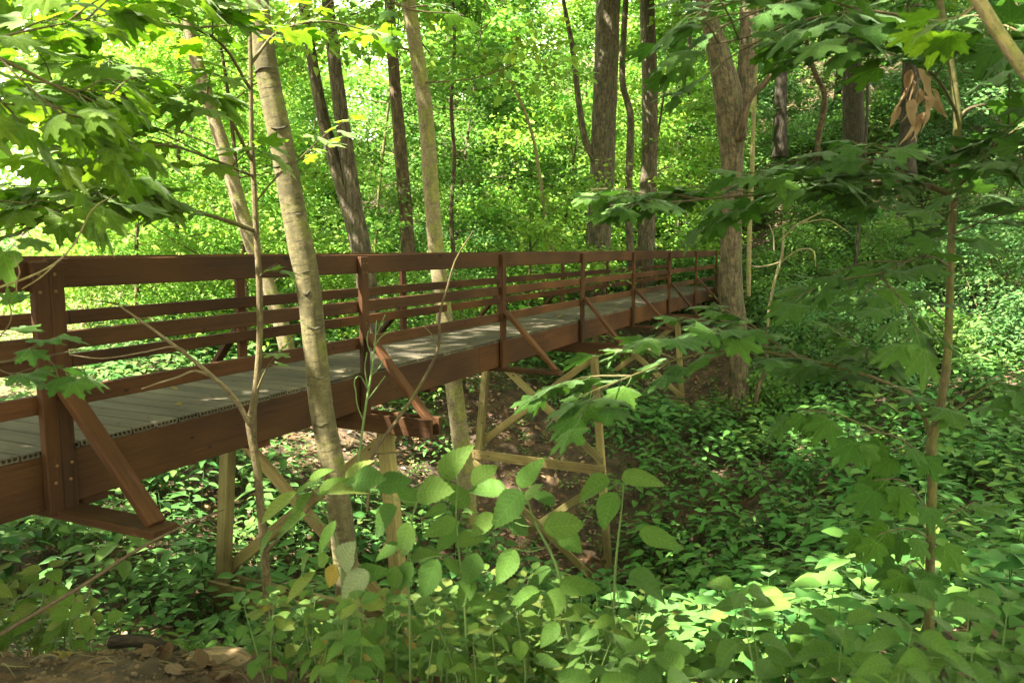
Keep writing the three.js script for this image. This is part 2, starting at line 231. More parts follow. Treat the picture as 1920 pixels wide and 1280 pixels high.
function leaves(name, geo, mats, tints, mat, parent) {
  const m = shade(new THREE.InstancedMesh(geo, mat, mats.length)); m.name = name; m.userData.kind = 'stuff';
  mats.forEach((x, i) => { m.setMatrixAt(i, x); m.setColorAt(i, tints[i]); });
  parent.add(m); return m;
}

// ------------------------------------------------------------------ terrain: a bank, the gully below the bridge, the hillside beyond
const HP = [];                                                      // [x, z, y]
const hp = (px, py, d, dy = 0) => { const p = at(px, py, d); HP.push([p.x, p.z, p.y + dy]); };
for (const [x, z, y] of [[-4, 2, -0.7], [0, 3, -0.65], [4, 2, -0.75], [-2.5, -2.2, -0.66], [-1, -2.5, -0.66], [0.4, -2.4, -0.68], [2, -2.2, -0.8], [4.5, -2.2, -1.0], [-7, -2.5, -0.75], [-12, 0, -0.7], [12, 0, -0.6], [0, 20, -0.5], [-40, 20, -0.8], [40, 20, 3], [-45, -10, -1], [45, -10, 9]]) HP.push([x, z, y]);
for (const [px, d] of [[0, 3.0], [200, 3.02], [400, 3.05], [600, 2.98]]) hp(px, 1188, d);
for (const a of [[100, 1100, 4.4, -0.25], [60, 960, 7, -0.3], [330, 1010, 5.8, -0.3], [430, 1190, 6.45, -0.3], [300, 1190, 4.3, -0.55], [420, 1190, 4.2, -0.5], [250, 1150, 5.2, -0.75], [400, 1190, 5.2, -0.4], [520, 1200, 5.2, -0.4], [600, 835, 10.5], [790, 880, 9.8], [930, 720, 14.2], [1000, 800, 12.2], [1050, 950, 11], [1100, 1055, 10.5], [1140, 1120, 10.06, -0.1], [1300, 770, 15.5], [1385, 812, 13.4], [1500, 850, 10.4, -0.35], [1290, 960, 10.2, -0.3], [1700, 1000, 7, -0.35], [1850, 850, 9.2, -0.3], [1850, 700, 12.5, -0.1], [1500, 650, 16.5], [1600, 520, 20.5], [1750, 560, 18], [1900, 430, 21.5], [1600, 270, 29], [1900, 150, 34], [650, 1190, 4.3, -0.4], [560, 1190, 3.9, -0.3], [900, 1240, 4.2, -0.4], [1250, 1250, 4.4, -0.4], [1100, 1190, 7, -0.55], [1280, 1110, 7.2, -0.5], [1650, 1200, 4.3], [1900, 1180, 3.9], [50, 690, 12], [-150, 640, 14], [350, 600, 17], [700, 570, 20], [1000, 540, 24], [1150, 520, 26], [60, 500, 32], [500, 470, 34], [960, 430, 40], [1300, 370, 38], [300, 432, 70], [960, 250, 70], [1600, 0, 70], [100, 462, 110], [-300, 462, 110], [-200, 470, 60], [960, 150, 120], [1800, -100, 110]]) hp(...a);
HP.push([1.0, -8, -3.4], [0.5, -8.6, -3.45], [0.85, -6.6, -2.95], [1.35, -10.06, -3.9], [-1.6, -4.6, -2.1], [-2.3, -5.2, -2.5], [-0.6, -4.9, -2.2]);
HP.push([5.4, -20.3, -0.12], [6.5, -22, 0.1], [-0.9, -5.75, -2.15], [-0.7, -11, -3.2]);
const tps = (() => {
  const n = HP.length, N = n + 3, A = [], U = (d2) => (d2 > 1e-9 ? 0.5 * d2 * Math.log(d2) : 0), S = 0.1;
  for (let i = 0; i < n; i++) { const row = new Float64Array(N + 1); for (let j = 0; j < n; j++) row[j] = U(((HP[i][0] - HP[j][0]) ** 2 + (HP[i][1] - HP[j][1]) ** 2) * S * S); row[i] += 0.02; row[n] = 1; row[n + 1] = HP[i][0] * S; row[n + 2] = HP[i][1] * S; row[N] = HP[i][2]; A.push(row); }
  for (let k = 0; k < 3; k++) { const row = new Float64Array(N + 1); for (let j = 0; j < n; j++) row[j] = k === 0 ? 1 : HP[j][k - 1] * S; A.push(row); }
  for (let i = 0; i < N; i++) { let p = i; for (let j = i + 1; j < N; j++) if (Math.abs(A[j][i]) > Math.abs(A[p][i])) p = j; [A[i], A[p]] = [A[p], A[i]]; for (let j = i + 1; j < N; j++) { const f = A[j][i] / A[i][i]; if (f) for (let k = i; k <= N; k++) A[j][k] -= f * A[i][k]; } }
  const w = new Float64Array(N); for (let i = N - 1; i >= 0; i--) { let s = A[i][N]; for (let k = i + 1; k < N; k++) s -= A[i][k] * w[k]; w[i] = s / A[i][i]; }
  return (x, z) => { let s = w[n] + w[n + 1] * x * S + w[n + 2] * z * S; for (let j = 0; j < n; j++) s += w[j] * U(((x - HP[j][0]) ** 2 + (z - HP[j][1]) ** 2) * S * S); return s; };
})();
const bankness = (x, z) => smooth(-z, -1, 1.2) * (1 - smooth(-z, 3.3, 4.2)) * smooth(-x, -1.2, -0.2) * (1 - smooth(-x, 3.5, 5));
function ground(x, z) {
  const far = Math.hypot(x, z), cx = clamp(x, -60, 60), cz = clamp(z, -125, 30);
  let y = tps(cx, cz);
  y += 0.1 * fbm(x * 0.7, z * 0.7) * smooth(far, 3, 8) + 0.03 * fbm(x * 2.3, z * 2.3, 2.2);
  const b = bankness(x, z);
  if (b > 0.01) y += b * (0.035 * fbm(x * 5, z * 5, 3.3) + 0.022 * fbm(x * 14, z * 14, 4.4) + 0.012 * noise(x * 40, z * 40, 1.1));
  return y;
}
const onGround = (x, z, dy = 0) => V(x, ground(x, z) + dy, z);
// how much of the ground is covered by leafy plants
function coverage(x, z) {
  const d = -z;
  let c = 0.75 + 0.5 * noise(x * 0.35, z * 0.35, 7.7);
  if (bankness(x, z) > 0.05 || (d < 3.2 && x < 0.5)) return 0;
  if (d < 2.2) return 0.2;
  if (x < -7.5 && d > 10.5 && d < 40 && x < -0.5 * d) return 0.15;
  const gully = Math.exp(-(((x - 0.2) / 0.8) ** 2 + ((z + 10.9) / 1.6) ** 2)), path = Math.exp(-(((x + 0.35 + 0.12 * (d - 14)) / 0.7) ** 2 + ((d - 13.5) / 2.0) ** 2)), slope = Math.exp(-(((x + 2) / 1.2) ** 2 + ((d - 10.2) / 1.3) ** 2)), under = Math.exp(-(((x - 3.4) / 1.0) ** 2 + ((d - 16.8) / 1.3) ** 2));
  c -= 0.95 * gully + 1.0 * path + 0.75 * slope + 1.0 * under;
  if (x > 5 && d > 11) c += 0.1; if (x > 4 && d > 11) c -= 0.5 * smooth(noise(x * 0.5, z * 0.5, 2.1), -0.05, 0.3);
  if (x > 1.6 && x < 6 && d > 4 && d < 13) c = Math.max(c, 0.92);
  return clamp(c, 0, 1);
}
{
  const NX = 360, NZ = 380, pos = [], uv = [], colr = [], idx = [];
  const wx = (i) => { const t = i / NX * 2 - 1; return -0.7 + 1.6 * Math.sinh(5.3 * t) * (160 / (1.6 * Math.sinh(5.3))); };
  const wz = (j) => { const t = (j / NZ) * 2 - 1; return -4 - 1.8 * Math.sinh(5.2 * t) * (190 / (1.8 * Math.sinh(5.2))); };
  for (let j = 0; j <= NZ; j++) for (let i = 0; i <= NX; i++) {
    const x = wx(i), z = wz(j), b = bankness(x, z), c = coverage(x, z), n = 0.5 + 0.5 * fbm(x * 0.6, z * 0.6, 8.8), q = 0.5 + 0.5 * noise(x * 3.1, z * 3.1, 5.5);
    pos.push(x, ground(x, z), z); uv.push(x / 1.1, z / 1.1);
    let r = lerp(0.11, 0.17, n), g = lerp(0.082, 0.118, n), bl = lerp(0.045, 0.066, n);      // leaf litter
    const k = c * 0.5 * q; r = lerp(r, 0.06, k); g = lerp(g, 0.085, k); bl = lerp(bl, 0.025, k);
    r = lerp(r, 0.145 + 0.06 * q, b); g = lerp(g, 0.1 + 0.04 * q, b); bl = lerp(bl, 0.058 + 0.02 * q, b);
    const cl = smooth(-x, 5.5, 8) * smooth(-z, 9, 12) * (1 - smooth(-z, 34, 40)); r = lerp(r, 0.3, 0.9 * cl); g = lerp(g, 0.36, 0.9 * cl); bl = lerp(bl, 0.13, 0.9 * cl);
    colr.push(r, g, bl);
  }
  for (let j = 0; j < NZ; j++) for (let i = 0; i < NX; i++) { const a = j * (NX + 1) + i, b = a + NX + 1; idx.push(a, a + 1, b, b, a + 1, b + 1); }
  const g = new THREE.BufferGeometry();
  g.setAttribute('position', new THREE.Float32BufferAttribute(pos, 3)); g.setAttribute('uv', new THREE.Float32BufferAttribute(uv, 2)); g.setAttribute('color', new THREE.Float32BufferAttribute(colr, 3)); g.setIndex(idx); g.computeVertexNormals();
  structure('ground', g, SOIL);
}

// ------------------------------------------------------------------ the footbridge (local x along the bridge from the first post, z outward to the near side)
const THETA = 0.434403, SPAN = 2.44, WIDTH = 1.2256;
const bridge = thing('footbridge', 'long brown stained wooden footbridge with grey deck on timber trestles over the gully', 'footbridge', V(-2.14725, 0, -3.60844));
bridge.rotation.y = Math.PI / 2 - THETA;
const toWorld = (u, y, v) => V(-2.14725 + Math.sin(THETA) * u + Math.cos(THETA) * v, y, -3.60844 - Math.cos(THETA) * u + Math.sin(THETA) * v);
let pieceSeed = 1;
function plank(name, lx, ly, lz, x, y, z, mats, parent = bridge, c = 0.004, turn) {
  const m = part(name, board(lx, ly, lz, c, pieceSeed), mats[(pieceSeed * 7 + (pieceSeed >> 2)) % mats.length], parent); pieceSeed++;
  m.position.set(x, y, z); if (turn) m.rotation.set(...turn); return m;
}
// a piece between two points in the plane across the bridge (or any plane), its thickness along the bridge
function strut(name, a, b, wide, thick, mats, x0, extra = 0, parent = bridge) {
  const dy = b[1] - a[1], dz = b[0] - a[0], l = Math.hypot(dy, dz) + extra;
  return plank(name, thick, l, wide, x0, (a[1] + b[1]) / 2, (a[0] + b[0]) / 2, mats, parent, 0.005, [Math.atan2(dz, dy), 0, 0]);
}
function bolts(parent, list, r = 0.009) {
  for (const [x, y, z, ax] of list) { const g = new THREE.SphereGeometry(r, 10, 6, 0, 6.3, 0, 1.57); g.scale(1, 0.7, 1); if (ax !== 'y') g.rotateX(Math.PI / 2); const m = part('bolt', g, STEEL, parent); m.position.set(x, y, z); }
}
{
  const END = 17.3, START = -2.2, nearOut = 0.02, farIn = -WIDTH + 0.02, TOP = 0.896;
  // deck boards, hollow, laid across
  const s = new THREE.Shape(), bw = 0.139, bt = 0.03;
  s.moveTo(-bw / 2 + 0.004, -bt / 2); s.lineTo(bw / 2 - 0.004, -bt / 2); s.lineTo(bw / 2, -bt / 2 + 0.004); s.lineTo(bw / 2, bt / 2 - 0.004); s.lineTo(bw / 2 - 0.004, bt / 2); s.lineTo(-bw / 2 + 0.004, bt / 2); s.lineTo(-bw / 2, bt / 2 - 0.004); s.lineTo(-bw / 2, -bt / 2 + 0.004); s.closePath();
  for (let k = 0; k < 5; k++) { const h = new THREE.Path(), x = -0.052 + k * 0.026; h.moveTo(x - 0.009, -0.008); h.lineTo(x - 0.009, 0.008); h.lineTo(x + 0.009, 0.008); h.lineTo(x + 0.009, -0.008); h.closePath(); s.holes.push(h); }
  const depth = WIDTH - 0.07, variants = [];
  for (let k = 0; k < 4; k++) {
    const g = new THREE.ExtrudeGeometry(s, { depth, bevelEnabled: false, steps: 1 }), p = g.attributes.position, u = [], n = g.attributes.normal;
    for (let i = 0; i < p.count; i++) u.push(p.getZ(i) * 0.5 + k * 0.37, (Math.abs(n.getY(i)) > 0.5 ? p.getX(i) : p.getY(i)) * 1.6 + k * 0.23);
    g.setAttribute('uv', new THREE.Float32BufferAttribute(u, 2)); variants.push(g);
  }
  const r = rng(77);
  for (let k = 0, u = START; u < END; k++, u += 0.1493) {
    const m = part('deck_board', variants[Math.floor(r() * 4)], DECK[Math.floor(r() * 4)], bridge);
    m.position.set(u, -bt / 2 + (r() - 0.5) * 0.003, -WIDTH + 0.033 + (r() - 0.5) * 0.006);
  }
  // side beams, spliced
  const cuts = [START, -0.002, 4.4, 8.62, 13.1, END];
  for (let k = 0; k + 1 < cuts.length; k++) for (const z of [-0.051, -WIDTH + 0.05]) { const l = cuts[k + 1] - cuts[k] - 0.004; plank('side_beam', l, 0.26, 0.04, (cuts[k] + cuts[k + 1]) / 2, -bt - 0.002 - 0.13, z, STAIN); }
  plank('centre_beam', END - START, 0.24, 0.04, (END + START) / 2, -bt - 0.002 - 0.12, -WIDTH / 2, STAIN);
  for (const u of [0.19, 1.38, 3.55, 6.1, 8.6, 11, 13.4]) plank('cross_block', 0.14, 0.04, WIDTH - 0.1, u, -0.315, -WIDTH / 2, STAIN);
  // posts
  for (let k = -0; k < 8; k++) {
    const u = k * SPAN, h = TOP + 0.3, y = TOP - 0.02 - h / 2 + 0.004;
    if (k === 0) for (const e of [-0.0375, 0.0375]) { const p = plank('railing_post', 0.0745, h, 0.038, u + e - 0.025, y, 0.001, STAIN); bolts(p, [[-0.01, 0.54, 0.02], [-0.01, 0.46, 0.02], [0.0, -0.44, 0.02], [0.012, -0.36, 0.02]]); }
    else { const p = plank('railing_post', 0.087, h, 0.038, u, y, 0.001, STAIN); bolts(p, [[-0.02, 0.55, 0.02], [0.02, 0.55, 0.02], [-0.02, 0.48, 0.02], [0.02, 0.48, 0.02], [0, 0.1, 0.02]], 0.007); }
    const q = plank('railing_post', 0.087, h, 0.038, u, y, -WIDTH - 0.001, STAIN); bolts(q, [[-0.02, 0.1, 0.02], [0.02, 0.1, 0.02]], 0.006);
    // outrigger and brace on both sides
    for (const side of [1, -1]) {
      const Z = (v) => (side > 0 ? v : -WIDTH - v);
      const deep = k % 2 === 1;
      if (side > 0) {
        if (deep) for (const e of [-0.0625, 0.0625]) { plank('outrigger', 0.04, 0.136, WIDTH + 1.24, u + e, -0.294 - 0.071, -WIDTH / 2, STAIN); }
        else plank('outrigger', 0.14, 0.04, WIDTH + 1.32, u, -0.294 - 0.021, -WIDTH / 2, STAIN);
      }
      const b = strut('brace', [Z(0.055), 0.27], [Z(0.575), deep ? -0.33 : -0.27], 0.04, 0.088, STAIN, u + (k === 0 ? 0.005 : 0), 0.06);
      if (side > 0 && k < 4) bolts(b, [[-0.02, 0.37, 0.021], [0.02, 0.37, 0.021], [-0.02, -0.37, 0.021], [0.02, -0.37, 0.021]], 0.008);
    }
  }
  // rails: top, middle and kick rail, inside the posts
  for (const [z, near] of [[-0.04, 1], [-WIDTH + 0.04, 0]]) {
    const ends = [START, near ? -0.002 : 0.9, 4.88 - (near ? 0 : 1.2), 9.76, 14.64, END - 0.1];
    for (let k = 0; k + 1 < ends.length; k++) {
      const l = ends[k + 1] - ends[k] - 0.003, x = (ends[k] + ends[k + 1]) / 2, dy = k === 0 && near ? -0.012 : 0;
      plank('top_rail', l, 0.14, 0.038, x, TOP - 0.07 + dy, z, STAIN); plank('middle_rail', l, 0.088, 0.038, x, 0.505 + dy * 1.5, z, STAIN); plank('kick_rail', l, 0.088, 0.038, x, 0.228 + dy, z, STAIN);
    }
  }
  // trestles under the second, fourth and sixth posts
  for (const [u, size] of [[SPAN, 0.1], [3 * SPAN, 0.092], [5 * SPAN, 0.092]]) {
    const near = (y) => 0.17 + 0.085 * (-0.43 - y), far = (y) => -1.4 - 0.105 * (-0.43 - y), y0 = -0.446;
    const wn = toWorld(u, 0, 0.35), wf = toWorld(u, 0, -1.65), bn = Math.min(ground(wn.x, wn.z), -2.2) - 0.35, bf = Math.min(ground(wf.x, wf.z), -2.2) - 0.35;
    const o = size / 2 + 0.021;
    strut('trestle_leg', [near(y0), y0], [near(bn), bn], size, size, TREATED, u); strut('trestle_leg', [far(y0), y0], [far(bf), bf], size, size, TREATED, u);
    const ty = -2.0, tie = strut('tie_board', [far(ty) - 0.09, ty], [near(ty) + 0.07, ty], 0.13, 0.04, TREATED, u - o);
    for (const e of [-1, 1]) for (const k of [-0.025, 0.025]) { const g = new THREE.SphereGeometry(0.011, 8, 5); const m = part('bolt', g, STEEL, tie); m.position.set(-0.02, e * ((near(ty) - far(ty)) / 2 + 0.01), k); }
    if (u < 5) strut('tie_board', [far(ty) - 0.09, ty + 0.02], [near(ty) + 0.07, ty + 0.02], 0.13, 0.04, TREATED, u + o);
    strut('cross_brace', [far(-0.5) + 0.05, -0.5], [near(-1.85), -1.85], 0.1, 0.04, TREATED, u - o - 0.001, 0.1); strut('cross_brace', [near(-0.5) - 0.03, -0.5], [far(-1.83) + 0.03, -1.83], 0.1, 0.04, TREATED, u + o, 0.1);
    if (bn < -3) { strut('cross_brace', [far(-2.1), -2.14], [near(-3.7), -3.7], 0.1, 0.04, TREATED, u - o - 0.001, 0.1); strut('cross_brace', [near(-2.2), -2.2], [far(-3.8), -3.8], 0.1, 0.04, TREATED, u + o, 0.1); }
    else if (u < 5) strut('cross_brace', [far(-2.12), -2.15], [near(-3.2), -3.2], 0.1, 0.04, TREATED, u + o - 0.001, 0.1);
  }
}

// ------------------------------------------------------------------ trees
const limbMat = BARK.twig;
// leaves of a crown: sprays gathered round the ends of limbs that leave the trunk
function growCrown(tree, curve, o) {
  const r = rng(o.seed), mats = [], tints = [], m4 = new THREE.Matrix4(), q = new THREE.Quaternion(), e = new THREE.Euler();
  const geo = SPRAY[o.spray ?? 'mid'][o.seed % SPRAY[o.spray ?? 'mid'].length], base = o.tint ?? GREEN.mid, per = Math.ceil(o.n / o.limbs);
  for (let k = 0; k < o.limbs; k++) {
    const t = lerp(o.from, o.to ?? 0.98, (k + 0.6 * r()) / o.limbs), a = curve.getPointAt(clamp(t, 0, 1)), yaw = k * 2.4 + r() * 0.8 + (o.yaw ?? 0), up = (o.rise ?? 0.35) + 0.3 * gauss(r) + 0.5 * smooth(t, 0.7, 1);
    const L = o.R * (0.7 + 0.5 * r()) * lerp(1, 0.65, smooth(t, o.from, 1)), b = a.clone().add(V(Math.cos(yaw) * L, L * up, Math.sin(yaw) * L)), c = a.clone().lerp(b, 0.5).add(V(0, L * 0.12 * gauss(r), 0));
    const g = limb([a, c, b], [o.lr * lerp(1, 0.5, t), o.lr * 0.4, o.lr * 0.12], { seg: 7, sides: 5, seed: o.seed + k, cap: false });
    part('limb', g, o.bark ?? limbMat, tree);
    const lc = g.userData.curve;
    for (let i = 0; i < per; i++) {
      const s = 0.3 + 0.72 * Math.sqrt(r()), p = lc.getPointAt(Math.min(1, s)), w = L * (o.puff ?? 0.24);
      p.add(V(gauss(r) * w, gauss(r) * w * (o.flat ?? 0.6), gauss(r) * w));
      const sc = (o.scale ?? 1) * (0.75 + 0.55 * r());
      q.setFromEuler(e.set(gauss(r) * 0.35, r() * 6.28, gauss(r) * 0.35)); mats.push(m4.clone().compose(p, q, V(sc, sc, sc))); tints.push(leafTint(r, base, 0.34));
    }
  }
  leaves('crown', geo, mats, tints, LEAF, tree);
}
// a tree whose trunk passes through the listed points of the view: path = [px, py, width px], from the foot up
function seenTree(name, label, d, path, { tall = 9, mat = BARK.grey, crown, sides = 12, rough = 0.06, seed = 1, flare = 0.25, lean = 0, knots = [], group, sink = 0.4, crownOnly = 1, up = 1, dTop = 0, seg = 40 } = {}) {
  const n = path.length, pts = path.map(([x, y], i) => at(x, y, d + dTop * i / (n - 1))), rad = path.map(([, , w], i) => w * (d + dTop * i / (n - 1)) / FPX / 2);
  const foot = pts[0].clone(), dir0 = pts[0].clone().sub(pts[1]).normalize();
  pts.unshift(foot.clone().addScaledVector(dir0, sink)); rad.unshift(rad[0] * 1.05);
  const last = pts[pts.length - 1], dir = last.clone().sub(pts[pts.length - 2]).normalize().lerp(V(lean, 1, 0).normalize(), 0.6).normalize();
  if (tall > 0) { const rl = rad[rad.length - 1]; for (const f of [0.35, 0.7, 1]) { pts.push(last.clone().addScaledVector(dir, tall * f)); rad.push(rl * (1 - 0.75 * f)); } }
  const t = thing(name, label, 'tree', foot, group), rel = pts.map((p) => p.clone().sub(foot));
  const g = limb(rel, rad, { seg, sides, rough, seed, flare, knots });
  part('trunk', g, mat, t);
  if (crown) growCrown(t, g.userData.curve, { seed: seed * 31 + 5, bark: mat, lr: rad[3] * 0.5, ...crown });
  t.userData.curveLocal = undefined;
  return Object.assign(t, { trunkCurve: g.userData.curve, foot });
}
function addLimb(tree, name, pts, mat, opts = {}) { // pts = [px, py, d, width px]
  const p = pts.map(([x, y, d]) => at(x, y, d).sub(tree.position)), rad = pts.map(([, , d, w]) => w * d / FPX / 2), g = limb(p, rad, { seg: 16, sides: 7, ...opts });
  part(name, g, mat, tree); return g.userData.curve;
}
const HIGH = { from: 0.62, to: 0.98, R: 3.6, n: 150, limbs: 12, spray: 'top', scale: 1, rise: 0.3 };
const T1 = seenTree('young_maple_tree', 'slim pale ringed trunk leaning across the bridge, nearest trunk of all', 4.3, [[656, 1150, 52], [643, 1010, 47], [625, 880, 45], [603, 770, 45], [590, 650, 42], [577, 530, 46], [553, 410, 45], [531, 290, 44], [507, 170, 42], [489, 60, 40], [478, -40, 39]], { tall: 7, sink: 1.1, mat: BARK.pale, rough: 0.05, seed: 3, sides: 20, seg: 90, knots: [[0.275, 0.12], [0.405, 0.08], [0.475, 0.06]], crown: { ...HIGH, R: 2.6, n: 170, from: 0.7 } });
{
  const dark = bark(0.05, 0.042, 0.025, 'smooth'), R = 0.0655, r = rng(6);
  for (const [px, py, span, w] of [[503, 125, 2.6, 0.004], [519, 236, 1.6, 0.007], [543, 300, 2.4, 0.006], [547, 316, 1.2, 0.005], [560, 395, 0.9, 0.006], [572, 455, 2.6, 0.003], [575, 512, 1.6, 0.006], [583, 540, 0.8, 0.009], [590, 610, 1.9, 0.006], [601, 700, 2.6, 0.003], [606, 790, 2.2, 0.005], [624, 880, 2.4, 0.003]]) {
    let best = 0, bd = 1e9; const target = at(px, py, 4.3).sub(T1.position); for (let k = 0; k <= 300; k++) { const d = T1.trunkCurve.getPointAt(k / 300).distanceTo(target); if (d < bd) { bd = d; best = k / 300; } }
    const p = T1.trunkCurve.getPointAt(best), tn = T1.trunkCurve.getTangentAt(best), e1 = V(0, 0, 1).addScaledVector(tn, -tn.z).normalize(), e2 = tn.clone().cross(e1).normalize(), a0 = 0.5 * gauss(r), pts = [];
    for (let k = 0; k <= 8; k++) { const a = a0 + span * (k / 8 - 0.5), q = R * 0.985; pts.push(p.clone().addScaledVector(e1, q * Math.cos(a)).addScaledVector(e2, q * Math.sin(a)).addScaledVector(tn, -0.012 * Math.sin(Math.PI * k / 8) + 0.004 * gauss(r))); }
    part('bark_scar', limb(pts, pts.map((_, k) => w * Math.sin(Math.PI * (0.08 + 0.84 * k / 8))), { seg: 16, sides: 6, rough: 0.3, seed: Math.round(py) }), dark, T1);
  }
}
const T3 = seenTree('mottled_tree', 'lichen mottled slender trunk slanting behind the railing beside the thin sapling', 10.5, [[545, 690, 30], [525, 600, 30], [480, 480, 28], [450, 390, 27], [425, 300, 26], [400, 220, 24], [375, 140, 23], [355, 60, 22], [345, -30, 20]], { tall: 6, mat: BARK.light, seed: 4, crown: { ...HIGH, n: 170 } });
const T4 = seenTree('forked_tree', 'dark twin trunk forking just above the railing, its right stem upright', 12, [[695, 640, 40], [688, 540, 40], [678, 470, 38], [664, 390, 32], [650, 290, 28], [636, 190, 26], [625, 100, 24], [612, -20, 22]], { tall: 8, mat: BARK.grey, seed: 5, crown: HIGH });
addLimb(T4, 'second_trunk', [[684, 520, 12, 30], [660, 420, 12, 26], [632, 320, 12, 25], [605, 220, 12.1, 22], [588, 130, 12.2, 20], [570, 20, 12.3, 18], [555, -60, 12.4, 16]], BARK.grey, { seg: 26, sides: 10, seed: 9 });
const T5 = seenTree('slim_sunlit_tree', 'slim pale trunk with sunlit patches bending up behind the second and third railing posts', 9.4, [[878, 985, 36], [872, 890, 35], [858, 780, 34], [848, 700, 33], [834, 600, 31], [818, 470, 30], [808, 350, 29], [800, 230, 28], [786, 130, 27], [768, 20, 25], [758, -60, 24]], { tall: 6, mat: BARK.light, seed: 6, sides: 14, seg: 60, rough: 0.04, crown: { ...HIGH, R: 3.2, n: 300 } });
const T6 = seenTree('broad_tree', 'broad grey furrowed trunk behind the far bridge railing, thin stem on its left', 18, [[1106, 690, 52], [1110, 600, 50], [1120, 470, 47], [1127, 380, 46], [1131, 270, 45], [1136, 150, 44], [1140, 20, 43], [1144, -60, 42]], { tall: 10, mat: BARK.grey, seed: 7, sides: 16, rough: 0.08, seg: 50, crown: { ...HIGH, n: 170 } });
addLimb(T6, 'limb', [[1116, 300, 17.9, 16], [1098, 265, 17.9, 13], [1085, 190, 17.9, 11], [1075, 100, 17.8, 10], [1062, 30, 17.8, 8], [1050, -30, 17.8, 6]], BARK.grey);
const T7 = seenTree('straight_tree', 'straight light grey trunk right of the broad furrowed one, behind the far railing', 20, [[1200, 640, 34], [1206, 560, 33], [1212, 440, 32], [1217, 320, 30], [1219, 200, 29], [1216, 80, 28], [1212, -40, 26]], { tall: 10, mat: BARK.grey, seed: 8, crown: { ...HIGH, n: 160 } });
const T8 = seenTree('old_forked_tree', 'thick mossy forked trunk standing in front of the far end of the bridge', 13.4, [[1387, 815, 48], [1386, 750, 41], [1384, 690, 40], [1377, 600, 44], [1370, 540, 45], [1371, 470, 40], [1372, 390, 37], [1373, 300, 40], [1371, 240, 48], [1364, 170, 50], [1350, 110, 39], [1334, 50, 33], [1321, 0, 31], [1311, -60, 30]], { tall: 9, mat: BARK.tan, seed: 9, sides: 18, seg: 80, rough: 0.09, flare: 0.2, crown: { ...HIGH, n: 180, R: 4.2 } });
addLimb(T8, 'second_trunk', [[1380, 245, 13.5, 32], [1396, 165, 13.6, 33], [1403, 80, 13.7, 31], [1403, 0, 13.8, 29], [1400, -80, 13.9, 28], [1400, -500, 14, 18]], BARK.tan, { seg: 24, sides: 12, seed: 10, rough: 0.08 });
addLimb(T8, 'limb', [[1388, 262, 13.2, 22], [1396, 220, 13.1, 14], [1408, 180, 13.1, 13], [1430, 160, 13.1, 13], [1455, 128, 13, 10], [1474, 92, 13, 8], [1486, 60, 13, 5]], BARK.brown, { seed: 11, rough: 0.12 });
seenTree('thin_pale_tree', 'thin pale pole of a trunk just right of the old forked one', 16.5, [[1404, 520, 9], [1406, 420, 9], [1410, 330, 9], [1413, 230, 8], [1417, 130, 8], [1420, 0, 7]], { tall: 5, mat: BARK.light, seed: 12, flare: 0, crown: { ...HIGH, R: 2.2, n: 160, lr: 0.03 } });
seenTree('hillside_tree', 'dark upright trunk on the shaded hillside with vines at its foot', 22, [[1604, 330, 44], [1602, 270, 38], [1600, 190, 37], [1597, 90, 36], [1594, -40, 34]], { tall: 10, mat: BARK.dark, seed: 13, crown: { ...HIGH, n: 170 } });
seenTree('hillside_tree', 'dark trunk on the hillside behind the hanging dried leaves', 21, [[1700, 300, 32], [1704, 240, 30], [1708, 140, 29], [1712, 40, 28], [1716, -40, 27]], { tall: 9, mat: BARK.dark, seed: 14, crown: { ...HIGH, n: 340 } });
seenTree('hillside_tree', 'short dark trunk showing on the hillside right of the limb of the old forked one', 25, [[1463, 270, 24], [1464, 200, 22], [1466, 110, 21], [1468, 0, 20]], { tall: 9, mat: BARK.dark, seed: 15, crown: { ...HIGH, n: 340 } });
seenTree('leaning_pole_tree', 'bent thin trunk behind the broad furrowed one', 19, [[1182, 470, 14], [1178, 380, 14], [1181, 290, 14], [1182, 210, 13], [1168, 160, 12], [1170, 60, 11], [1176, -30, 10]], { tall: 4, mat: BARK.grey, seed: 16, flare: 0, crown: { ...HIGH, R: 2, n: 140, lr: 0.03 } });
seenTree('thin_green_tree', 'thin greenish stem on the hillside beside the dark upright trunk', 18, [[1606, 480, 6], [1613, 400, 5.5], [1616, 330, 6], [1626, 230, 5], [1629, 100, 5], [1640, 0, 4]], { tall: 3, mat: BARK.dark, seed: 17, flare: 0, sides: 7, crown: { ...HIGH, R: 1.6, n: 70, lr: 0.02 } });
seenTree('distant_pole_tree', 'thin grey pole of a trunk far back between the straight and forked trees', 27, [[1276, 420, 11], [1275, 300, 11], [1272, 180, 10], [1270, 60, 10], [1266, -40, 9]], { tall: 4, mat: BARK.grey, seed: 19, flare: 0, sides: 8, crown: { ...HIGH, R: 2, n: 90, lr: 0.03 } });
seenTree('distant_pole_tree', 'darker thin trunk far back just left of the old forked tree', 26, [[1290, 420, 9], [1292, 300, 9], [1291, 160, 8], [1294, 40, 8], [1296, -40, 7]], { tall: 4, mat: BARK.dark, seed: 20, flare: 0, sides: 8, crown: { ...HIGH, R: 2, n: 90, lr: 0.03 } });
seenTree('crooked_tree', 'crooked thin tree on the hillside left of the dark upright trunk', 20, [[1532, 300, 11], [1536, 250, 11], [1544, 215, 11], [1546, 175, 10], [1530, 140, 9], [1515, 90, 8], [1510, 20, 6]], { tall: 2, mat: BARK.brown, seed: 23, flare: 0, sides: 8, crown: { ...HIGH, R: 1.6, n: 60, lr: 0.02 } });
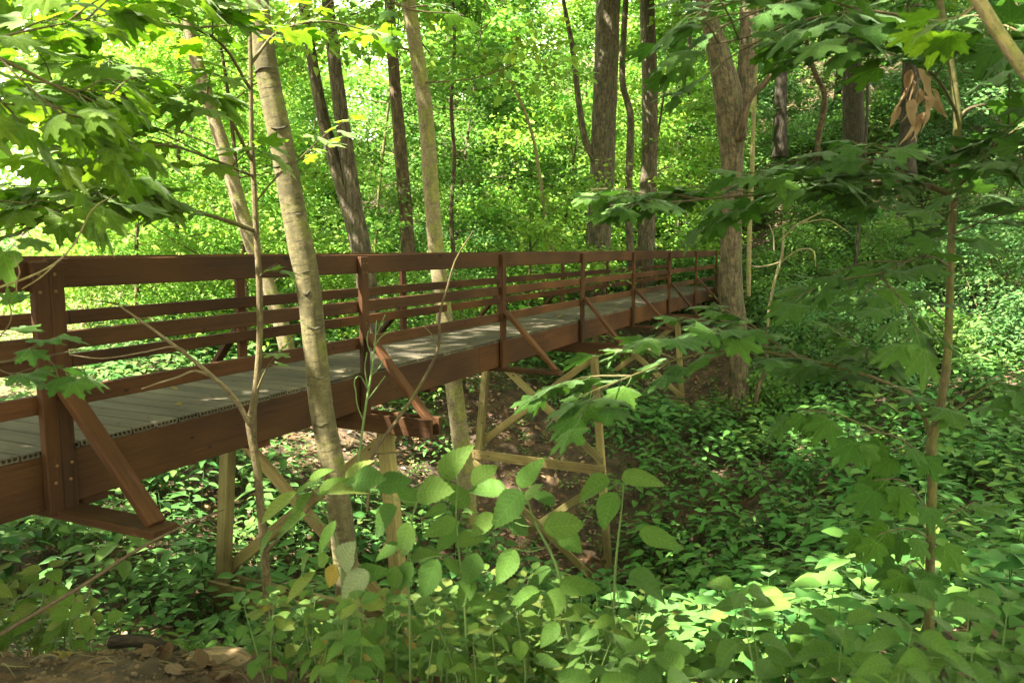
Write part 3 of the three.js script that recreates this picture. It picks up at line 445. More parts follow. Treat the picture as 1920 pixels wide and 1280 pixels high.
seenTree('arching_sapling_tree', 'thin pale sapling arching across the wood between second and fourth posts', 17, [[1032, 455, 7], [1022, 400, 7], [1012, 330, 6.5], [1000, 260, 6], [980, 200, 5.5], [955, 150, 5], [925, 110, 4]], { tall: 0, mat: BARK.light, seed: 24, flare: 0, sides: 7 });
seenTree('slender_tree', 'slender leaning stem in the leaves right of the slim sunlit trunk', 16, [[850, 470, 9], [846, 400, 8], [852, 300, 7.5], [846, 200, 7], [852, 80, 6], [848, -20, 5]], { tall: 3, mat: BARK.brown, seed: 25, flare: 0, sides: 7, crown: { ...HIGH, R: 1.5, n: 60, lr: 0.02 } });
seenTree('vine_clad_tree', 'dark slanting trunk half hidden in leaves left of the slim sunlit one', 15, [[765, 470, 26], [760, 390, 25], [752, 300, 24], [744, 200, 22], [735, 90, 20], [728, -40, 18]], { tall: 6, mat: BARK.brown, seed: 18, crown: { ...HIGH, R: 3, n: 300 } });
[['slender trunk in the shrubs seen above the left part of the railing', 330, 23, 11], ['pair-leaning thin trunk in the shrubs right of the first slender one', 366, 25, 12], ['thin dark trunk in the shrubs near the lichen mottled tree', 398, 22, 9], ['faint thin trunk in the bright shrubs far left of the first post', 296, 27, 10], ['pale twin-looking pole behind the railing gap beside the first post', 326, 17, 9]].forEach(([label, x, d, w], i) => seenTree('thicket_tree', label, d, [[x, 560, w], [x + 3, 470, w], [x - 4 + i * 3, 380, w * 0.9], [x - 12 + i * 5, 260, w * 0.8], [x - 18 + i * 7, 120, w * 0.7]], { tall: 3, mat: i % 2 ? BARK.dark : BARK.brown, seed: 40 + i, flare: 0, sides: 7, crown: { from: 0.45, R: 2, n: 190, limbs: 9, spray: 'mid', tint: GREEN.yellow, lr: 0.03, rise: 0.3 } }));

[[T3, 0.42, 0.7, 1.8, 60], [T4, 0.36, 0.66, 2.4, 110], [T5, 0.44, 0.66, 1.9, 80], [T6, 0.45, 0.62, 2.6, 70], [T7, 0.45, 0.62, 2.4, 60]].forEach(([t, from, to, R, n], i) => growCrown(t, t.trunkCurve, { seed: 1500 + i * 7, from, to, R, n, limbs: 9, spray: i < 3 ? 'fine' : 'mid', tint: GREEN.yellow, lr: 0.018, puff: 0.2, flat: 0.3, rise: 0.1, bark: BARK.twig }));
// trees that stand outside the view or far in it and roof the gully over
{
  const r = rng(404), spots = [];
  for (let gx = -20; gx <= 22; gx += 6.2) for (let gz = 11; gz >= -46; gz -= 6.4) {
    const x = gx + gauss(r) * 1.6, z = gz + gauss(r) * 1.6, d = -z;
    if (Math.hypot(x, z) < 3.2) continue;
    if (d > 0.5 && d < 27 && Math.abs(x) < 0.72 * d + 0.6) continue;   // what the photograph shows there is built above
    if (x < -8.5 && d > 4 && d < 34) continue;               // the sunny clearing
    if (d < 8 && Math.hypot(x + 7.6, z - 0.4) < 3.3) continue;           // a gap that lets the sun in on the left
    if (d > 27 && (r() < 0.45 || x < -0.5 * d)) continue;
    spots.push([x, z]);
  }
  spots.push([-8.3, -4.3], [-4.6, -4.4], [-5.1, -2.0], [-1.9, 1.3], [2.4, 2.2]);                                    // two lower trees just behind the place where one stands
  spots.forEach(([x, z], i) => {
    const d = -z, low = i >= spots.length - 4, small = i === spots.length - 3 || i === spots.length - 4, h = small ? 5.6 : low ? 7.5 + r() : 13 + 5 * r(), foot = onGround(x, z, -0.2), behind = d < 27, lx = gauss(r) * (low ? 0.2 : 0.8);
    const t = thing('woodland_tree', behind ? 'tall woodland tree beside the gully whose crown roofs it over' : 'tall trunk among the trees of the far wooded slope', 'tree', foot, behind ? 'tall trees round the gully' : 'tall trees of the far slope');
    const g = limb([V(0, 0, 0), V(lx * 0.3, h * 0.35, 0), V(lx * 0.7, h * 0.7, gauss(r) * 0.4), V(lx, h, 0)], [0.2, 0.16, 0.11, 0.04], { seg: 18, sides: 9, seed: 500 + i, flare: 0.4 });
    part('trunk', g, [BARK.grey, BARK.dark, BARK.brown][i % 3], t);
    growCrown(t, g.userData.curve, { seed: 600 + i, from: behind ? 0.5 : 0.25, R: small ? 1.5 : low ? 2.4 : i === spots.length - 5 ? 2.9 : 3.9, n: small ? 75 : low ? 120 : behind ? (x > 2.5 ? 210 : 160) : 200, limbs: 12, spray: 'top', lr: 0.07, rise: 0.25, tint: i % 3 ? GREEN.mid : GREEN.yellow });
    if (!behind) named(t, 'distant tall tree', WOOD);
  });
}
// understorey trees and shrubs in the middle distance
{
  const r = rng(808); let k = 0, tries = 0;
  const labels = { l: ['bright leafy young tree in the sunny thicket beyond the left part of the bridge', 'sunlit young trees beyond the left part of the bridge'], c: ['leafy young tree in the wood behind the middle of the bridge', 'young trees behind the middle of the bridge'], r: ['leafy young tree on the shaded hillside beyond the end of the bridge', 'young trees on the shaded hillside'] };
  const placed = [];
  while (k < 74 && tries++ < 4000) {
    const d = 13.5 + 28 * Math.pow(r(), 0.9), x = (r() * 2 - 1) * 0.78 * d, px = 960 + x / d * FPX;
    if (d < 21 && px > 1000) continue;
    if (d < 27 && px > 1330 && r() < 0.6) continue;
    if (d < 16 && px > 560) continue;
    if (px < 160) continue;
    if (placed.some(([a, b]) => Math.hypot(a - x, b - d) < 2)) continue;
    placed.push([x, d]);
    const side = px < 560 ? 'l' : px < 1330 ? 'c' : 'r', h = 3 + 6.5 * r() + (d > 28 ? 3 : 0), foot = onGround(x, -d, -0.15), lx = gauss(r) * 0.8;
    const t = thing('understorey_tree', labels[side][0], 'tree', foot, labels[side][1]);
    const g = limb([V(0, 0, 0), V(lx * 0.2, h * 0.35, gauss(r) * 0.2), V(lx * 0.6, h * 0.7, gauss(r) * 0.4), V(lx, h, 0)], [0.05, 0.042, 0.03, 0.01], { seg: 12, sides: 6, seed: 900 + k });
    part('trunk', g, [BARK.brown, BARK.grey, BARK.pale][k % 3], t);
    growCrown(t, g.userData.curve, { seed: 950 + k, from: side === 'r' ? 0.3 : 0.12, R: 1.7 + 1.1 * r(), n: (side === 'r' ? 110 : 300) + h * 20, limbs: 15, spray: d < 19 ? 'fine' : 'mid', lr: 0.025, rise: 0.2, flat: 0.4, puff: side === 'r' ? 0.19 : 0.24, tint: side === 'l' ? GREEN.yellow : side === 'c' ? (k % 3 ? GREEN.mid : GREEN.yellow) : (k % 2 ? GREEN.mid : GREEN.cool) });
    named(t, side === 'l' ? 'sunlit young tree' : h > 8 ? 'tall young tree' : 'leafy young tree', WOOD);
    k++;
  }
}
// the far wood, one mass
{
  const r = rng(1212), mats = [], tints = [], q = new THREE.Quaternion(), e = new THREE.Euler();
  for (let k = 0; k < 10000; k++) {
    const a = (r() * 2 - 1) * 0.72; if (a < -0.5 && r() < 0.93 * smooth(-a, 0.5, 0.56)) continue; const d = 38 + 34 * r(), x = Math.sin(a) * d * 1.15, z = -Math.cos(a) * d, clump = noise(x * 0.12, z * 0.12, 3.3) * 4 + noise(x * 0.3, z * 0.3, 1.3) * 2;
    const y = ground(x, z) + (1 - Math.pow(r(), 1.3)) * (11 + clump * 1.6);
    const s = 1.3 + 0.9 * r(); q.setFromEuler(e.set(gauss(r) * 0.4, r() * 6.28, gauss(r) * 0.4));
    mats.push(new THREE.Matrix4().compose(V(x, y, z), q, V(s, s, s))); tints.push(leafTint(r, r() < 0.5 ? GREEN.mid : GREEN.yellow, 0.36));
  }
  const m = leaves('far_woods', SPRAY.far[0], mats, tints, LEAF, scene); tag(m, 'distant leafy wood closing the view behind all the trunks', 'woods', null, 'stuff');
}

// ------------------------------------------------------------------ plants on the ground
function coverPlant(seed, { n = 9, h = 0.34, L = 0.12, w = 0.3, spread = 0.13 } = {}) {
  const r = rng(seed), pos = [], idx = [];
  const leaf = (p, d, nrm, l, wd) => { const s = d.clone().cross(nrm).normalize(), o = pos.length / 3, up = nrm.clone().multiplyScalar(wd * 0.35); const P = (t, e, hh) => { const v = p.clone().addScaledVector(d, t * l).addScaledVector(s, e * wd).addScaledVector(up, hh - t * t * 0.9); pos.push(v.x, v.y, v.z); }; P(0, 0, 0); P(0.22, -0.85, 0.8); P(0.22, 0.85, 0.8); P(0.5, -0.95, 0.9); P(0.5, 0.95, 0.9); P(0.78, -0.5, 0.4); P(0.78, 0.5, 0.4); P(1, 0, -0.4); P(0.5, 0, 0); const q = [[0, 8, 1], [0, 2, 8], [1, 8, 3], [2, 4, 8], [3, 8, 5], [4, 6, 8], [5, 8, 7], [6, 7, 8]]; for (const [a, b, c] of q) idx.push(o + a, o + b, o + c); };
  const bend = V(gauss(r) * 0.06, 0, gauss(r) * 0.06);
  for (let k = 0; k < n; k++) {
    const t = 0.45 + 0.55 * (k + r() * 0.5) / n, a = k * 2.4 + r() * 0.5, out = V(Math.cos(a), 0, Math.sin(a)), p = bend.clone().multiplyScalar(t).add(V(0, h * t, 0)).addScaledVector(out, spread * (0.25 + 0.6 * r()) * (1.25 - 0.6 * t));
    leaf(p, V(out.x, -0.12 + 0.25 * gauss(r), out.z).normalize(), V(0.3 * gauss(r), 1, 0.3 * gauss(r)).normalize(), L * (0.75 + 0.5 * r()), L * w * (0.85 + 0.3 * r()));
  }
  const o = pos.length / 3; for (const a of [0, 2.1, 4.2]) { pos.push(0.004 * Math.cos(a), -0.05, 0.004 * Math.sin(a), bend.x + 0.002 * Math.cos(a), h * 0.97, bend.z + 0.002 * Math.sin(a)); } for (let i = 0; i < 3; i++) { const j = (i + 1) % 3; idx.push(o + 2 * i, o + 2 * j, o + 2 * i + 1, o + 2 * i + 1, o + 2 * j, o + 2 * j + 1); }
  const g = new THREE.BufferGeometry(); g.setAttribute('position', new THREE.Float32BufferAttribute(pos, 3)); g.setIndex(idx); g.computeVertexNormals(); return g;
}
{
  const kinds = [coverPlant(1), coverPlant(2, { n: 11, h: 0.42 }), coverPlant(3, { n: 7, h: 0.26, L: 0.1 }), coverPlant(4, { n: 12, h: 0.5, L: 0.13, w: 0.24 })], small = [coverPlant(5, { n: 9, h: 0.16, L: 0.06, spread: 0.09 }), coverPlant(6, { n: 12, h: 0.24, L: 0.07, w: 0.22, spread: 0.12 })];
  const bins = kinds.concat(small).map((g) => ({ g, m: [], t: [] }));
  const r = rng(2024), q = new THREE.Quaternion(), e = new THREE.Euler();
  const bridgeDist = (x, z) => { const dx = x + 2.147, dz = z + 3.608; return dx * Math.cos(THETA) + dz * Math.sin(THETA); };
  const scatter = (x0, x1, d0, d1, density, scale) => {
    const n = (x1 - x0) * (d1 - d0) * density;
    for (let k = 0; k < n; k++) {
      const d = d0 + (d1 - d0) * r(), x = x0 + (x1 - x0) * r();
      if (Math.abs(x) > 0.75 * d + 1.5) continue;
      const c = coverage(x, -d), edge = smooth(c, 0.1, 0.75); const v = r(); if (v > edge * 1.02 - 0.01 && !(v < 0.48)) continue;
      const y = ground(x, -d), b = edge < 0.45 || (x < 0.8 && d < 5.6) ? (r() < 0.5 ? 4 : 5) : x > 1 ? [0, 0, 1, 1, 2, 3, 5][Math.floor(r() * 7)] : [0, 1, 2, 2, 3, 4, 5][Math.floor(r() * 7)];
      const under = y > -0.75 && x < 3.2 && Math.abs(bridgeDist(x, -d) + 0.6) < 0.9; if (under) continue;
      const s = scale * (0.7 + 0.55 * r()) * (0.85 + 0.4 * edge) * (x < 0.8 && d < 5.6 ? 0.9 : 0.8 + 0.5 * r() * r()); q.setFromEuler(e.set(gauss(r) * 0.13, r() * 6.28, gauss(r) * 0.13));
      bins[b].m.push(new THREE.Matrix4().compose(V(x, y, -d), q, V(s, s, s)));
      bins[b].t.push(leafTint(r, b > 3 ? [0.1, 0.2, 0.035] : x > 1 ? (r() < 0.12 ? [0.1, 0.2, 0.03] : GREEN.cover) : [0.075, 0.18, 0.033], 0.24));
    }
  };
  scatter(-6, 7.5, 3.1, 10, 34, 1); scatter(-10, 10.5, 10, 15, 24, 1.02); scatter(-17, 18, 15, 25, 17, 1.2); scatter(-30, 32, 25, 42, 8, 1.8);
  bins.forEach(({ g, m, t }, i) => { const o = leaves(numbered('ground_cover'), g, m, t, COVER, scene); tag(o, ['broad leaved green ground cover on the gully slopes', 'taller broad leaved ground cover over the slopes', 'low broad leaved ground cover between the taller plants', 'tall narrow leaved ground cover on the slopes', 'tiny low weeds at the edges of the bare soil', 'small bushy weeds on the brown slopes'][i], 'ground cover', null, 'stuff'); });
}
// fallen leaves on the bare slopes
{
  const r = rng(77), g = mapleLeaf(1, { droop: -0.15, curl: 0.35, seed: 4 }), simple = ovateLeaf(1, 0.3, 4, { fold: 0.5, droop: -0.3, seed: 3 });
  const A = { m: [], t: [] }; const q = new THREE.Quaternion(), e = new THREE.Euler();
  for (let k = 0; k < 26000; k++) {
    const d = 2.6 + 22 * Math.pow(r(), 1.2), x = (r() * 2 - 1) * (0.72 * d + 1), c = coverage(x, -d); if (d < 3.7 && x < 0.5) continue; if (r() < c * 0.75) continue;
    const s = 0.05 + 0.06 * r(); q.setFromEuler(e.set(gauss(r) * 0.35, r() * 6.28, gauss(r) * 0.35));
    A.m.push(new THREE.Matrix4().compose(onGround(x, -d, 0.012 + 0.02 * r()), q, V(s, s, s))); const b = 0.6 + 0.8 * r(); A.t.push(col(0.3 * b, 0.19 * b, 0.115 * b * (0.8 + 0.4 * r())));
  }
  tag(leaves('leaf_litter', simple, A.m, A.t, leafMaterial(1, 1, 1, 0.1, 0.1), scene), 'brown fallen leaves strewn over the bare slopes', 'leaf litter', null, 'stuff');
}
// shrubs
function shrub(name, label, group, foot, h, R, n, seed, tint, sprayKind = 'fine', stems = 5, scale = 1) {
  const t = thing(name, label, 'shrub', foot, group), r = rng(seed), mats = [], tints = [], q = new THREE.Quaternion(), e = new THREE.Euler();
  for (let k = 0; k < stems; k++) { const a = k * 2.4 + r(), b = V(Math.cos(a) * R * 0.7 * r(), h * (0.7 + 0.3 * r()), Math.sin(a) * R * 0.7 * r()); part('stem', limb([V(0, -0.1, 0), b.clone().multiplyScalar(0.5).add(V(0.05 * gauss(r), 0, 0.05 * gauss(r))), b], [0.014, 0.01, 0.003], { seg: 6, sides: 5, seed: seed + k, cap: false }), BARK.twig, t); }
  for (let k = 0; k < n; k++) { const a = r() * 6.28, f = Math.pow(r(), 0.6), y = h * (0.15 + 0.85 * r()), rr = R * f * Math.sin(Math.PI * clamp(0.2 + 0.75 * y / h, 0, 1)); const s = scale * (0.6 + 0.4 * r()); q.setFromEuler(e.set(gauss(r) * 0.3, r() * 6.28, gauss(r) * 0.3)); mats.push(new THREE.Matrix4().compose(V(rr * Math.cos(a), y, rr * Math.sin(a)), q, V(s, s, s))); tints.push(leafTint(r, tint, 0.2)); }
  leaves('foliage', SPRAY[sprayKind][seed % 3], mats, tints, LEAF, t); return t;
}
{
  const r = rng(3131);
  const spots = [];
  let tries = 0; while (spots.length < 78 && tries++ < 3000) { const d = 13 + 17 * r(), x = (r() * 2 - 1) * 0.7 * d, px = 960 + x / d * FPX; if (spots.some(([a, b]) => Math.hypot(a - x, b - d) < 1.3)) continue; if (d < 20 && px > 850 && px < 1420) continue; if (px < 130) continue; spots.push([x, d, px]); }
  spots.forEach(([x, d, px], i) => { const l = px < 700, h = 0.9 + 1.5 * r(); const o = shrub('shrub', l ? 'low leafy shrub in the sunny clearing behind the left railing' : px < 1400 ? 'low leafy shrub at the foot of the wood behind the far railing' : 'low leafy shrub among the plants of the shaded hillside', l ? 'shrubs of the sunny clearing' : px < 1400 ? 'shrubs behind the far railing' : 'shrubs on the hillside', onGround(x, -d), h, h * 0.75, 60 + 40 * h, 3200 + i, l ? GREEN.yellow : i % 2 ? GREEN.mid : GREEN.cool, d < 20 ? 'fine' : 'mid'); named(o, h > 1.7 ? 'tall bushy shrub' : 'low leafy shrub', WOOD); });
}

// ------------------------------------------------------------------ saplings with leaves built one by one
const MAXPARTS = 298;
function stalkGeo(a, b, r0 = 0.0016) { const m = a.clone().lerp(b, 0.5).add(V(0, -0.1 * a.distanceTo(b), 0)); return limb([a, m, b], [r0, r0 * 0.8, r0 * 0.7], { seg: 4, sides: 4, rough: 0, cap: false }); }
// leaves along a twig: pairs on stalks; returns how many
const px2 = (p) => { const c = Math.cos(PITCH), q = Math.sin(PITCH), y = p.y - EYE, zc = -p.z * c - y * q; return [960 + FPX * p.x / zc, 640 - FPX * (y * c - p.z * q) / zc]; };
function leafTwig(tree, curve, o, r, count, stalks) {
  const rest = tree.userData.spare;
  for (let k = 0; k < o.n; k++) {
    const t = lerp(o.from ?? 0.1, 1, (k + r() * 0.7) / o.n), p = curve.getPointAt(Math.min(1, t)), tan = curve.getTangentAt(Math.min(1, t)), side = tan.clone().cross(V(0, 1, 0)).normalize();
    for (const s of k === o.n - 1 ? [0, 1, -1] : [1, -1]) {
      if (r() < (o.skip ?? 0.12)) continue;
      const d = tan.clone().multiplyScalar(s ? 0.55 : 1).addScaledVector(side, s * (0.75 + 0.3 * gauss(r))).add(V(0, (o.hang ?? -0.06) + 0.14 * gauss(r), 0)).normalize();
      const len = o.size * (0.65 + 0.5 * r()), e = p.clone().addScaledVector(d, len * (0.45 + 0.4 * r())).add(V(0, -len * 0.1, 0));
      if (o.clear) { const [X, Y] = px2(e.clone().addScaledVector(d, len * 0.4).add(tree.position)); if (o.clear.some(([a, b, c, f]) => X > a && X < c && Y > b && Y < f)) continue; }
      stalks.push(stalkGeo(p, e));
      const n = V(0.35 * gauss(r), 1, 0.35 * gauss(r)).addScaledVector(V(0, 0, 1), o.face ?? 0).normalize(), d2 = d.clone().add(V(0.12 * gauss(r), (o.tip ?? -0.1) + 0.2 * gauss(r), 0.12 * gauss(r))).normalize();
      const geo = o.geos[Math.floor(r() * o.geos.length)], mat = o.mats[Math.floor(r() * o.mats.length)];
      const m = shade(new THREE.Mesh(geo, mat)); m.name = 'leaf'; setLeaf(m, e, d2, n, len);
      if (count.n < MAXPARTS) { tree.add(m); count.n++; } else { m.updateMatrix(); (rest[geo.uuid] ??= { geo, mat, list: [] }).list.push(m.matrix.clone()); }
    }
  }
}
function leafyTree(name, label, category, stem, branches, { mat = BARK.twig, mats = MAPLE, geos = MAPLEGEO, seed = 1, group, sides = 10, rough = 0.06, seg = 50, twigs = 0.6, hang, tip, face, knots = [] } = {}) {
  const pts = stem.map(([x, y, d]) => at(x, y, d)), foot = pts[0].clone(), t = thing(name, label, category, foot, group), r = rng(seed), count = { n: 0 }, stalks = [];
  t.userData.spare = {};
  part('trunk', limb(pts.map((p) => p.clone().sub(foot)), stem.map(([, , d, w]) => w * d / FPX / 2), { seg, sides, rough, seed, knots }), mat, t);
  for (const b of branches) {
    const bp = b.path.map(([x, y, d]) => at(x, y, d).sub(foot)), w0 = b.w ?? 6, rad = bp.map((_, i) => lerp(w0, 2.2, i / (bp.length - 1)) * b.path[i][2] / FPX / 2);
    const g = limb(bp, rad, { seg: 14, sides: 6, rough: 0.1, seed: seed + Math.round(b.path[0][0]), cap: true });
    part('branch', g, b.mat ?? mat, t); const c = g.userData.curve;
    if (!b.n) continue;
    const o = { n: b.n, from: b.from ?? 0.2, size: b.size ?? 0.12, geos, mats, hang: b.hang ?? hang, tip: b.tip ?? tip, face: b.face ?? face, clear: [[1665, 105, 1775, 275], [1305, 15, 1425, 270], [1325, 655, 1440, 830], [1330, 430, 1415, 560], [1110, 780, 1165, 1140]] };
    leafTwig(t, c, o, r, count, stalks);
    for (let k = 0; k < (b.twigs ?? 3); k++) { // side twigs
      const u = lerp(o.from, 0.95, (k + r()) / (b.twigs ?? 3)), p = c.getPointAt(u), tan = c.getTangentAt(u), side = tan.clone().cross(V(0, 1, 0)).normalize().multiplyScalar(r() < 0.5 ? 1 : -1), l = 0.18 + 0.22 * r(), q = p.clone().addScaledVector(tan, l * 0.7).addScaledVector(side, l * 0.7).add(V(0, l * (0.1 + 0.3 * gauss(r)), 0));
      const tg = limb([p, p.clone().lerp(q, 0.5).add(V(0, 0.02, 0)), q], [0.0035, 0.0025, 0.0015], { seg: 6, sides: 5, seed: k + seed, cap: false }); part('twig', tg, mat, t);
      leafTwig(t, tg.userData.curve, { ...o, n: b.tn ?? 3, from: 0.4 }, r, count, stalks);
    }
  }
  if (stalks.length) { const s = part('leaf_stalks', mergeGeometries(stalks), STALK, t); s.userData.kind = 'stuff'; }
  for (const { geo, mat, list } of Object.values(t.userData.spare)) { const m = shade(new THREE.InstancedMesh(geo, mat, list.length)); list.forEach((x, i) => m.setMatrixAt(i, x)); m.name = 'more_leaves'; m.userData.kind = 'stuff'; t.add(m); }
  delete t.userData.spare;
  return t;
}
// left: the thin maple sapling in front of the railing, its branches filling the upper left
leafyTree('maple_sapling', 'thin crooked maple sapling before the railing, broad translucent leaves reaching to the upper left', 'sapling',
  [[510, 1330, 3.86, 22], [506, 1200, 3.85, 20], [500, 1100, 3.85, 18], [496, 1040, 3.85, 17], [489, 960, 3.84, 16], [482, 880, 3.83, 16], [470, 800, 3.82, 17], [478, 740, 3.8, 13], [486, 650, 3.8, 12], [486, 540, 3.8, 12], [481, 450, 3.8, 11], [476, 350, 3.8, 11], [471, 250, 3.8, 9], [470, 160, 3.8, 8], [468, 60, 3.8, 7], [463, -60, 3.8, 6], [455, -220, 3.8, 4]],
  [
    { path: [[476, 432, 3.8], [420, 412, 3.6], [320, 385, 3.3], [200, 375, 3.0], [100, 400, 2.75], [30, 440, 2.6]], w: 9, n: 10, from: 0.3, size: 0.14, twigs: 10, tn: 3 },
    { path: [[472, 300, 3.8], [405, 190, 3.6], [300, 182, 3.3], [170, 170, 3.1], [60, 160, 2.9]], w: 8, n: 9, from: 0.3, size: 0.135, twigs: 10, tn: 3 },
    { path: [[405, 190, 3.6], [340, 165, 3.35], [270, 152, 3.2], [180, 110, 3]], w: 6, n: 6, size: 0.13, twigs: 6 },
    { path: [[471, 170, 3.8], [400, 70, 3.5], [250, 40, 3.2], [90, 60, 3]], w: 7, n: 8, size: 0.135, twigs: 9 },
    { path: [[469, 60, 3.8], [390, -20, 3.4], [250, -60, 3], [60, -40, 2.7]], w: 7, n: 7, size: 0.13, twigs: 5, hang: -0.35 },
    { path: [[474, 330, 3.8], [400, 300, 3.4], [300, 270, 3.1], [180, 290, 2.9], [60, 260, 2.7]], w: 6, n: 7, size: 0.13, twigs: 7 },
    { path: [[470, 120, 3.8], [520, 60, 3.9], [600, 40, 4], [700, 60, 4.2]], w: 6, n: 5, size: 0.12, twigs: 3 },
    { path: [[486, 520, 3.8], [500, 505, 3.7], [520, 495, 3.65]], w: 4, n: 1, size: 0.11, twigs: 0 },
    { path: [[478, 380, 3.8], [520, 330, 3.85], [560, 300, 3.9], [600, 270, 3.95]], w: 4, n: 2, size: 0.1, twigs: 1, from: 0.6 },
    { path: [[478, 740, 3.8], [500, 690, 3.75], [530, 650, 3.7]], w: 4, n: 2, size: 0.11, twigs: 0, from: 0.5 },
    // the dead limb
    { path: [[470, 800, 3.82], [440, 748, 3.7], [380, 690, 3.5], [300, 628, 3.3], [240, 585, 3.2], [215, 568, 3.15]], w: 12, mat: BARK.dead },
    { path: [[395, 705, 3.55], [365, 695, 3.5], [330, 708, 3.4], [290, 720, 3.3], [265, 729, 3.25]], w: 6, mat: BARK.dead },
    { path: [[365, 680, 3.45], [330, 650, 3.3], [270, 660, 3.2], [190, 672, 3.1], [130, 665, 3.0]], w: 4, mat: BARK.dead },
    { path: [[496, 1040, 3.85], [520, 1010, 3.8], [560, 975, 3.75], [592, 940, 3.7]], w: 9 },
  ], { mat: bark(0.14, 0.11, 0.06, 'smooth'), seed: 61, sides: 10, rough: 0.08, knots: [[0.38, 0.3]] });
// a branch hanging in from a maple out of view on the left
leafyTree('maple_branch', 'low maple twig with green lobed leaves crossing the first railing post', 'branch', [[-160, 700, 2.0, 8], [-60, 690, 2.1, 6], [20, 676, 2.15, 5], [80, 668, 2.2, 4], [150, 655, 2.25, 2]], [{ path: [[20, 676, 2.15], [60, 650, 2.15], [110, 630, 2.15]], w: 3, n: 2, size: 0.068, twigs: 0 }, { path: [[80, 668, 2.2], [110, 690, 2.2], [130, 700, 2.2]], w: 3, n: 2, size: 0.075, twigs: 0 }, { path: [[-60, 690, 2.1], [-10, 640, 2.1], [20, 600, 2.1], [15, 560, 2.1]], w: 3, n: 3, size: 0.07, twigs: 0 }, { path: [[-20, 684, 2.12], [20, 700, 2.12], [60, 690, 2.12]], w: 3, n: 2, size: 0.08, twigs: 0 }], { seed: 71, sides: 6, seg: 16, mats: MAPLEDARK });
leafyTree('maple_branch', 'leafy maple branch drooping in at the top left corner above the bright clearing', 'branch', [[-260, 40, 2.4, 14], [-120, 60, 2.4, 11], [0, 110, 2.4, 8], [120, 170, 2.45, 5], [210, 215, 2.5, 3]], [{ path: [[-60, 85, 2.4], [40, 60, 2.4], [140, 40, 2.5], [240, 20, 2.6]], w: 5, n: 6, size: 0.11, twigs: 3 }, { path: [[0, 110, 2.4], [60, 170, 2.3], [110, 210, 2.3], [150, 240, 2.3]], w: 4, n: 5, size: 0.105, twigs: 3 }, { path: [[120, 170, 2.45], [180, 170, 2.5], [260, 190, 2.6]], w: 4, n: 4, size: 0.1, twigs: 2 }, { path: [[-120, 60, 2.4], [-60, 120, 2.3], [0, 190, 2.3], [40, 230, 2.3]], w: 4, n: 5, size: 0.11, twigs: 3 }], { seed: 72, sides: 7, seg: 18, hang: -0.25 });
